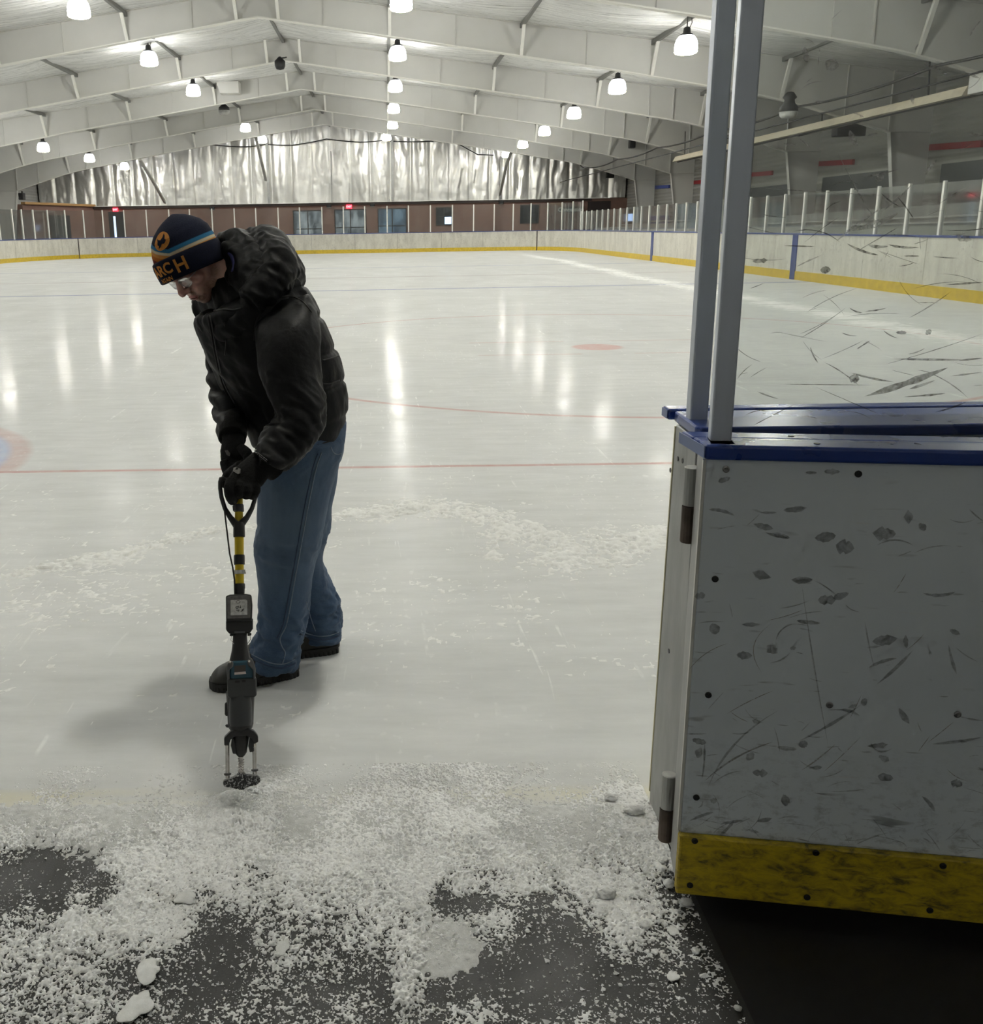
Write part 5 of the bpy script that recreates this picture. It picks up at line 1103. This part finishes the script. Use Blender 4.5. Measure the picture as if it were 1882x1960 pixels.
def hat_text(txt, size, th0, z0, off, slant, m, bold=.0, nm='cuff_lettering'):
    me = text_mesh(txt, size, bold); 
    bm = bmesh.new(); bm.from_mesh(me); bmesh.ops.triangulate(bm, faces=bm.faces); bmesh.ops.subdivide_edges(bm, edges=[e for e in bm.edges if e.calc_length() > .004], cuts=2, use_grid_fill=False); bmesh.ops.triangulate(bm, faces=bm.faces); bm.to_mesh(me); bm.free()
    warp(me, lambda v: hat_pt(th0 + v.x / .105, z0 + v.y + slant * v.x, off)); return obj(nm, me, m, hat)
hat_text('ARC', .042, -.27, .001, .0098, .0, M_ORK, .0014); hat_text('H', .054, .60, -.008, .0098, .0, M_ORK, .0014); hat_text('NTAIN', .0170, -.10, -.0195, .0096, .0, M_ORK, .0004)
# round orange badge with a dark peaked silhouette, lying on the crown
def on_crown(u, v, off): return hat_pt(BT + u / .085, BZ + v, off)
BT, BZ = .40, .090
def disc(poly, off, nm, m):
    bm = bmesh.new(); vs = [bm.verts.new((x, y, 0)) for x, y in poly]; bm.faces.new(vs); bmesh.ops.triangulate(bm, faces=bm.faces)
    for _ in range(3): bmesh.ops.subdivide_edges(bm, edges=[e for e in bm.edges if e.calc_length() > .005], cuts=1); bmesh.ops.triangulate(bm, faces=bm.faces)
    me = bpy.data.meshes.new(nm); bm.to_mesh(me); bm.free(); warp(me, lambda v: on_crown(v.x, v.y, off)); return obj(nm, me, m, hat)
disc([(.027 * math.cos(t), .024 * math.sin(t)) for t in np.linspace(0, 2 * math.pi, 33)[:-1]], .0028, 'badge_disc', M_ORK)
disc([(-.0165, .012), (-.010, .0065), (-.002, .0035), (.005, .009), (.011, .018), (.0135, .010), (.0125, .003), (.0165, -.001), (.013, -.006), (.0085, -.009), (.002, -.007), (-.003, -.013), (-.012, -.018), (-.009, -.010), (-.0135, -.006), (-.0125, .002)], .0042, 'badge_peak', M_NAVY)

# --- jacket
def jacket_mat():
    k = N('black_jacket_nylon'); p = k.objc(); f = k.noise(p, 26, 4, .6); c = k.mix(k.ramp(f, .35, .7), (.004, .0042, .0048), (.0075, .0078, .0088))
    return k.done(k.bsdf(c, k.ramp(f, .3, .7, .46, .62), 0, k.bump(k.noise(p, 70, 4), .3, .004), **{'Sheen Weight': .0, 'Specular IOR Level': .17}))
M_JK = jacket_mat()
def rotv(P, d):     # coordinates along / across direction d (in the x-z plane) and depth
    d = np.array(d, float); d /= np.linalg.norm(d); n = np.array([-d[2], 0, d[0]]); return P @ d, P @ n, P[:, 1]
def fold(P, d, fa, fc, s, oct=3):       # folds elongated along d
    a, c, y = rotv(P, d); return fbm(np.stack([a * fa, c * fc, y * fc * .8], 1), oct, s)
def ridge(x): return 1 - np.abs(x) * 2.2
SPINE = (onY(560, 860, 2.9) - onY(490, 560, 2.9))
def disp_torso(P, n):
    back = np.clip((P[:, 0] - (np.interp(P[:, 2], [.85, 1.35], [-.33, -.52]))) / .12, 0, 1)      # 0 on the front panel, 1 on the back
    f1 = ridge(fold(P, (.30, 0, -1), 3.2, 16, 3)) * .0085; f2 = ridge(fold(P, (1, 0, -.55), 4, 17, 13)) * .007; f3 = fbm(P * 30, 3, 23) * .003
    hem = np.clip((P[:, 2] - .86) / .05, 0, 1)
    q = (P @ (SPINE / np.linalg.norm(SPINE))); quilt = -np.exp(-((((q / .105) % 1) - .5) / .09) ** 2) * .008
    cinch = 0
    return (f1 * (1 - .55 * back) + f2 * (1 - back) * .8 + f3 + quilt * back) * (.4 + .6 * hem)
tg = G(); loft(tg, [ring(L, R, Y, d, 36, .92) for L, R, Y, d in TOR], 4)
tg.tube([onY(x, y, Y + .085) for x, y, Y in ((550, 585, 2.72), (470, 560, 2.86), (410, 592, 2.98))], [.085, .10, .075], 18)      # shoulders
jk = obj('jacket', fuse(tg, .0065, 6, disp_torso), M_JK, person); jk['label'] = 'black hooded insulated jacket'
def disp_sleeve(P, n):
    up = np.clip((P[:, 2] - .98) / .12, 0, 1); f = ridge(fold(P, (.75, 0, -.6), 5, 24, 41)) * .010 * (1 - up) + ridge(fold(P, (.2, 0, -1), 2.5, 11, 43)) * .006 * up
    return f + fbm(P * 26, 3, 47) * .0025
SLN = [(L, R, Y + .085 * max(0, 1 - i / 9), d) for i, (L, R, Y, d) in enumerate([((497, 604), (590, 566), 2.72, .05), ((491, 622), (604, 596), 2.69, .085), ((491, 645), (611, 630), 2.665, .095), ((496, 690), (611, 668), 2.64, .09), ((506, 735), (614, 728), 2.62, .085), ((527, 775), (620, 770), 2.60, .08), ((531, 796), (615, 822), 2.59, .076), ((512, 818), (590, 858), 2.57, .07), ((501, 840), (562, 886), 2.55, .064), ((494, 858), (542, 897), 2.54, .056)])]
sg2 = G(); loft(sg2, [ring(L, R, Y, d, 28) for L, R, Y, d in SLN], 4)
sg2.ell(onY(548, 616, 2.815), (.078, .085, .075))
sl = obj('sleeve', fuse(sg2, .005, 5, disp_sleeve), M_JK, jk)
def disp_far(P, n):
    a = P[:, 2]; return (np.abs(np.sin(a * 62 + 2 * fbm(P * 8, 2, 3))) - .5) * .012 * np.clip((1.08 - a) / .1, .3, 1) + fbm(P * 30, 3, 51) * .003
fg = G(); ctube(fg, [(x, y, Y, r) for x, y, Y, r in FARM], 6, 24); sl2 = obj('sleeve', fuse(fg, .005, 3, disp_far), M_JK, jk)
# shoulder seam of the near sleeve, cuff hem
seam = [onY(x, y, Y - .012) for x, y, Y in ((490, 650, 2.66), (493, 618, 2.645), (505, 592, 2.64), (528, 573, 2.645), (555, 568, 2.66), (580, 578, 2.68), (598, 600, 2.70))]
# hood lying on the back of the neck
hg = G()
def hring(c, r1, r2, up, n=20):
    c = np.array(c); up = np.array(up, float); up /= np.linalg.norm(up); a = np.arange(n) / n * 2 * math.pi; s = np.cross(up, np.array([0, 1.0, 0])); s /= np.linalg.norm(s); return c + r1 * np.cos(a)[:, None] * s + r2 * np.sin(a)[:, None] * up
# outer bag of the hood
loft(hg, [ring((425, 470), (452, 456), 2.95, .06), ring((442, 545), (505, 455), 2.94, .13), ring((460, 575), (548, 470), 2.93, .165), ring((482, 585), (572, 505), 2.92, .175), ring((512, 578), (578, 528), 2.92, .16), ring((545, 566), (577, 542), 2.92, .10)], 4)
def disp_hood(P, n): return ridge(fold(P, (1, 0, -.5), 5, 19, 61)) * .012 + fbm(P * 22, 3, 63) * .004
hood = obj('hood', fuse(hg, .0055, 5, disp_hood), M_JK, jk)
h2 = G()   # front roll of the hood / stand-up collar round the neck
ctube(h2, [(x, y, Y + .09, r) for x, y, Y, r in [(418, 480, 2.90, .018), (432, 466, 2.88, .030), (458, 466, 2.84, .038), (486, 488, 2.79, .042), (501, 520, 2.75, .043), (502, 554, 2.72, .042), (487, 588, 2.69, .040), (462, 616, 2.68, .036), (430, 631, 2.70, .032), (397, 615, 2.76, .034)]], 6, 18)
ctube(h2, [(x, y, Y + .09, r) for x, y, Y, r in [(472, 476, 2.9, .04), (505, 466, 2.84, .05), (530, 490, 2.76, .052), (528, 525, 2.71, .05), (505, 555, 2.68, .046), (480, 578, 2.66, .042)]], 6, 18)
def disp_col(P, n): return ridge(fold(P, (1, 0, -.7), 6, 22, 71)) * .009 + fbm(P * 28, 3, 73) * .003
obj('hood', fuse(h2, .0048, 5, disp_col), M_JK, jk)['label'] = 'rolled front edge of the hood around the neck'
ub = G(); ctube(ub, [(x, y, Y + .11, r) for x, y, Y, r in [(424, 476, 2.80, .005), (437, 482, 2.76, .007), (446, 492, 2.735, .008), (449, 508, 2.72, .007), (446, 520, 2.71, .006)]], 6, 12, )
obj('undershirt_collar', ub, simple('blue_collar', (.02, .022, .10), .8), person, smooth=True)
# front flap, zipper, pocket edge and cord end
def ray_hit(x, y, o):
    dg = bpy.context.evaluated_depsgraph_get(); v = Vector(ray(x, y)); ok, loc, n, i = o.ray_cast(Vector(CAM), v.normalized()); return np.array(loc) if ok else None
bpy.context.view_layer.update()
def on_surf(pts, objs, lift=.004):
    out = []
    for x, y in pts:
        best = None
        for o in objs:
            h = ray_hit(x, y, o)
            if h is not None and (best is None or np.linalg.norm(h - CAM) < np.linalg.norm(best - CAM)): best = h
        if best is not None: d = CAM - best; out.append(best + d / np.linalg.norm(d) * lift)
    return out
def seamline(nm, pts, objs, r, m, par, lift=.001, sm=10):
    P2 = np.array(densify(np.array(pts, float), sm)); q = on_surf([tuple(p) for p in P2], objs, lift)
    if len(q) > 3:
        q = np.array(q)
        for _ in range(3): q[1:-1] = (q[:-2] + 2 * q[1:-1] + q[2:]) / 4
        return obj(nm, G().tube(q, r, 6), m, par, smooth=True)
M_SEAMK = simple('jacket_seam', (.004, .004, .0045), .7); M_PIPE = simple('jacket_piping', (.035, .036, .038), .45)
seamline('shoulder_seam', [(487, 652), (489, 622), (500, 596), (524, 575), (552, 567), (578, 576), (597, 598)], [sl, jk], .0022, M_SEAMK, jk)
seamline('zip_flap', [(398, 606), (405, 640), (412, 680), (424, 730), (446, 775), (474, 812)], [jk], .0030, M_SEAMK, jk)
seamline('zip_flap', [(402, 604), (409, 640), (416, 680), (428, 730), (450, 774)], [jk], .0022, M_PIPE, jk)
seamline('yoke_seam', [(409, 595), (428, 592), (446, 593), (462, 590)], [jk], .0026, M_PIPE, jk)
seamline('pocket_zip', [(430, 618), (433, 650), (431, 680)], [jk], .0024, M_SEAMK, jk)
seamline('hem_seam', [(576, 852), (610, 850), (640, 842)], [jk], .0024, M_SEAMK, jk)
for a_ in (((600, 728), (625, 735), (650, 728)), ((618, 690), (640, 684), (655, 678))): seamline('quilt_seam', a_, [jk], .0022, M_SEAMK, jk)
pl = on_surf([(431, 630)], [jk], .003)
if pl: obj('zip_pull', G().ell(pl[0], (.003, .003, .006), n=10, m=8), M_CHR, jk, smooth=True)
# --- gloves
M_GLV = simple('black_fleece', (.007, .007, .007), .85, var=.25, sc=60, bump=.35, bsc=260, **{'Specular IOR Level': .2}); M_PATCH = simple('grey_patch', (.085, .08, .07), .6, sc=200, var=.25)
def hand(pal, fingers, thumb, cuff, nm):
    g = G(); loft(g, [ring(L, R, Y, d, 18) for L, R, Y, d in pal], 3)
    for f in fingers: ctube(g, f, 5, 12)
    ctube(g, thumb, 5, 12); ctube(g, cuff, 5, 18)
    return obj(nm, fuse(g, .0022, 2, lambda P, n: fbm(P * 70, 3, 81) * .0014 + ridge(fbm(P * 32, 2, 85)) * .0010), M_GLV, person)
gn = hand([((484, 866), (528, 900), 2.545, .036), ((468, 880), (514, 915), 2.53, .036), ((450, 896), (505, 926), 2.515, .034), ((437, 914), (497, 934), 2.50, .030), ((433, 926), (493, 940), 2.495, .024)],
          [[(487, 925, 2.50, .014), (488, 938, 2.485, .0145), (485, 947, 2.505, .0135), (481, 945, 2.55, .0125), (480, 930, 2.585, .011)], [(474, 926, 2.495, .0145), (474, 938, 2.475, .015), (472, 946, 2.50, .014), (469, 943, 2.55, .0125), (469, 928, 2.585, .011)], [(459, 923, 2.49, .0145), (459, 936, 2.47, .015), (458, 945, 2.495, .014), (457, 942, 2.55, .0125), (457, 928, 2.585, .011)], [(443, 918, 2.485, .0145), (439, 936, 2.465, .015), (441, 951, 2.475, .0145), (446, 957, 2.51, .013), (448, 950, 2.54, .011)]],
          [(462, 893, 2.53, .016), (446, 903, 2.56, .017), (434, 917, 2.575, .015), (433, 932, 2.58, .013)], [(532, 892, 2.56, .045), (514, 882, 2.548, .043), (496, 876, 2.54, .040)], 'glove')
gf = hand([((428, 822), (466, 824), 2.80, .034), ((425, 845), (467, 846), 2.765, .036), ((422, 868), (470, 868), 2.735, .034), ((426, 888), (468, 890), 2.71, .030)],
          [[(430, 884, 2.70, .0135), (434, 900, 2.675, .014), (441, 912, 2.645, .013), (449, 913, 2.60, .011)], [(441, 888, 2.70, .014), (445, 903, 2.67, .0145), (452, 913, 2.635, .013), (458, 912, 2.595, .011)], [(453, 888, 2.70, .014), (457, 903, 2.67, .0145), (463, 913, 2.635, .013), (467, 912, 2.595, .011)], [(465, 884, 2.70, .0125), (468, 898, 2.675, .013), (473, 909, 2.64, .012), (475, 911, 2.60, .010)]],
          [(462, 858, 2.73, .015), (472, 868, 2.70, .016), (478, 884, 2.67, .014), (479, 899, 2.64, .012)], [(446, 805, 2.84, .036), (446, 822, 2.80, .040), (446, 834, 2.78, .041)], 'glove')
for o, quad in ((gn, [(447, 895), (453, 893.5), (461, 897.5), (460, 906), (456, 907.5), (446, 902)]), (gf, [(430, 862), (436, 861.5), (441, 868), (440, 873.5), (434, 871)])):
    bpy.context.view_layer.update(); q = on_surf(quad, [o], .0060)
    if len(q) == len(quad): obj('glove_patch', G().prism(q, (np.array(q[0]) - CAM) / np.linalg.norm(np.array(q[0]) - CAM) * .0012), M_PATCH, o)
# sleeve emblem: small white ring and two lines of tiny lettering beside the cuff
em = G(); c0 = on_surf([(490.5, 863.5)], [gn, sl], .0030)
if c0:
    c0 = c0[0]; u_ = onY(512, 885, 2.5) - onY(492, 866, 2.5); u_ /= np.linalg.norm(u_); w_ = np.cross(u_, (CAM - c0) / np.linalg.norm(CAM - c0)); t = np.linspace(0, 6.283, 18)
    em.tube([c0 + .0042 * (math.cos(a) * u_ + math.sin(a) * w_) for a in t], .0013, 6); obj('sleeve_emblem', em, M_WHITE, gn)
def lettering(pts, nm):
    q = on_surf([tuple(p) for p in pts], [gn, sl], .0022); g_ = G()
    for a_, b_ in zip(q[::2], q[1::2]):
        if np.linalg.norm(np.array(b_) - np.array(a_)) < .01: g_.tube([a_, b_], .0008, 5)
    if g_.v: obj(nm, g_, simple('grey_print', (.40, .40, .40), .6), gn)
ls = []
for i in range(14):
    t_ = i / 13; x, y = 494 + 17 * t_, 867 + 13.5 * t_; ls += [(x, y), (x + .9, y - .6 + (i % 3) * .5)]
lettering(ls, 'sleeve_lettering'); lettering([(x - 1.8, y + 2.4) for x, y in ls], 'sleeve_lettering')

# --- jeans
def denim():
    k = N('blue_denim'); p = k.objc(); x, y, z = k.xyz(p); f = k.noise(k.scale(p, (1, 1, .4)), 30, 5, .65); b = k.noise(k.scale(p, (1, 1, .35)), 4.5, 4, .55); t = k.noise(k.scale(p, (1, 1, 6), (0, .8, 0)), 190, 2)
    wear = k.math('MULTIPLY', k.ramp(b, .38, .66), k.ramp(k.math('ABSOLUTE', k.math('SUBTRACT', z, .62)), .05, .36, 1, .15))
    c = k.mix(k.ramp(f, .3, .7), (.022, .052, .112), (.040, .082, .155)); c = k.mix(k.math('MULTIPLY', wear, .6), c, (.11, .155, .215)); c = k.mix(k.math('MULTIPLY', k.ramp(t, .4, .65), .25), c, (.10, .15, .22))
    return k.done(k.bsdf(c, .85, 0, k.bump(k.math('ADD', f, k.math('MULTIPLY', t, .4)), .35, .003), **{'Sheen Weight': .08}))
M_JEAN = denim()
def disp_jean(P, n):
    low = np.clip((.34 - P[:, 2]) / .14, 0, 1); hip = np.clip((P[:, 2] - .66) / .12, 0, 1); knee = np.exp(-((P[:, 2] - .46) / .07) ** 2)
    return ridge(fold(P, (1, 0, -.35), 5, 26, 91)) * .013 * low + ridge(fold(P, (1, 0, .75), 3.4, 13, 95)) * .010 * hip + ridge(fold(P, (1, 0, -.2), 4, 18, 97)) * .009 * knee + fbm(P * 13, 3, 99) * .004
jn = G(); loft(jn, [ring(L, R, Y, d, 30, .95) for L, R, Y, d in LEGN], 4); loft(jn, [ring(L, R, Y, d, 30, .95) for L, R, Y, d in LEGF], 4)
jn.rings([ring((506, 815), (660, 810), 2.97, .17, 30), ring((500, 850), (656, 845), 2.97, .175, 30), ring((500, 885), (652, 876), 2.98, .165, 30)])
je = obj('jeans', fuse(jn, .0050, 5, disp_jean), M_JEAN, person); je['label'] = 'faded blue denim jeans'
bpy.context.view_layer.update()
M_STI = simple('pale_stitching', (.16, .20, .26), .8, sc=200); M_HEM = simple('dark_hem', (.035, .055, .10), .9)
seamline('side_seam', [(616, 866), (607, 890), (598, 930), (588, 980), (579, 1030), (570, 1080), (561, 1130), (554, 1170), (547, 1200), (536, 1222), (540, 1238), (546, 1250), (541, 1270)], [je], .0020, M_STI, je, .0005, 8)
seamline('side_seam', [(609, 868), (600, 892), (591, 932), (581, 982), (572, 1032), (563, 1082), (554, 1132), (547, 1172), (540, 1202), (530, 1222)], [je], .0022, M_HEM, je, .0003, 8)
seamline('hem_stitch', [(482, 1252), (500, 1262), (522, 1270), (545, 1271), (564, 1262)], [je], .0018, M_STI, je, .0008, 8)
seamline('hem_stitch', [(576, 1207), (592, 1214), (612, 1218), (632, 1216), (648, 1210)], [je], .0018, M_STI, je, .0008, 8)
seamline('inner_seam', [(586, 1152), (592, 1172), (598, 1192), (604, 1208)], [je], .0018, M_STI, je, .0008, 8)
seamline('pocket_stitch', [(634, 856), (638, 866), (646, 870), (653, 868)], [je], .0018, M_STI, je, .0008, 8)
for pts in ([(480, 1259), (500, 1269), (522, 1277), (545, 1278), (565, 1269)], [(574, 1213), (592, 1220), (612, 1224.5), (632, 1223), (648.5, 1217)]):
    seamline('hem_edge', pts, [je], .0034, M_HEM, je, .0, 8)
# --- boots
M_BOOT = simple('black_rubber_boot', (.014, .0145, .012), .48, var=.2, sc=18, bump=.12, bsc=60); M_SOLE = simple('black_sole', (.010, .010, .010), .7, bump=.3, bsc=90)
def boot(toe, heel, Wd, nm):
    toe, heel = np.array(toe), np.array(heel); ax = heel - toe; L = np.linalg.norm(ax); ax /= L; sd = np.array([-ax[1], ax[0], 0]); g = G(); R = []; n = 24
    for s, w, h, zc in ((0.0, .16, .018, .030), (.03, .55, .042, .030), (.10, .84, .064, .03), (.22, 1.0, .078, .03), (.36, .98, .092, .03), (.50, .86, .108, .03), (.62, .78, .115, .03), (.78, .74, .12, .03), (.90, .68, .12, .03), (.98, .48, .11, .03), (1.0, .2, .09, .03)):
        a = np.arange(n) / n * 2 * math.pi; cz = np.sin(a); z = np.where(cz >= 0, zc + (h - zc) * np.abs(cz) ** .8, zc - (zc - .012) * np.abs(cz) ** .4); R.append(toe + ax * (s * L) + sd * (np.cos(a) * w * Wd / 2)[:, None] + np.array([0, 0, 1.0]) * z[:, None])
    g.rings(densify(R, 3)); b = obj(nm, fuse(g, .004, 3), M_BOOT, person)
    sg_ = G(); out = []; m = 64
    def hw(s): return np.interp(s, [0, .03, .1, .22, .36, .5, .62, .78, .9, .98, 1.0], [.10, .56, .86, 1.02, 1.0, .86, .82, .82, .78, .6, .3]) * Wd / 2 * 1.03
    ss = np.concatenate([np.linspace(0, 1, m), np.linspace(1, 0, m)[1:-1]]); sg1 = np.r_[np.ones(m), -np.ones(m - 2)]
    for z, e in ((.0, .0), (.004, .003), (.014, .004), (.020, .004), (.028, .001)):
        lug = .0013 * np.sign(np.sin(ss * 130)) if z < .018 else 0
        out.append(toe + ax * (ss * L)[:, None] + sd * (sg1 * (hw(ss) + e + lug))[:, None] + np.array([0, 0, z]) - ax * .004)
    sg_.rings(out); obj('sole', sg_, M_SOLE, b); return b
boot(onZ(404, 1318), onZ(572, 1286), .105, 'boot'); boot(onZ(470, 1262), onZ(650, 1242), .105, 'boot')
# ------------------------------------------------------------------ world and render settings
w = bpy.data.worlds.new('world'); SC.world = w; w.use_nodes = True
w.node_tree.nodes['Background'].inputs[0].default_value = (.5, .52, .55, 1); w.node_tree.nodes['Background'].inputs[1].default_value = .02
vs = SC.view_settings; vs.view_transform = 'Standard'; vs.look = 'None'; vs.gamma = 1; vs.use_curve_mapping = False; vs.exposure = 1.28
cy = SC.cycles; cy.use_denoising = True; cy.max_bounces = 7; cy.diffuse_bounces = 3; cy.glossy_bounces = 4; cy.transparent_max_bounces = 18; cy.transmission_bounces = 4
cy.sample_clamp_indirect = 6; cy.sample_clamp_direct = 0; cy.caustics_reflective = False; cy.caustics_refractive = False; cy.use_light_tree = True; cy.use_adaptive_sampling = True; cy.adaptive_threshold = .05; cy.adaptive_min_samples = 16
try: cy.denoiser = 'OPENIMAGEDENOISE'
except Exception: pass
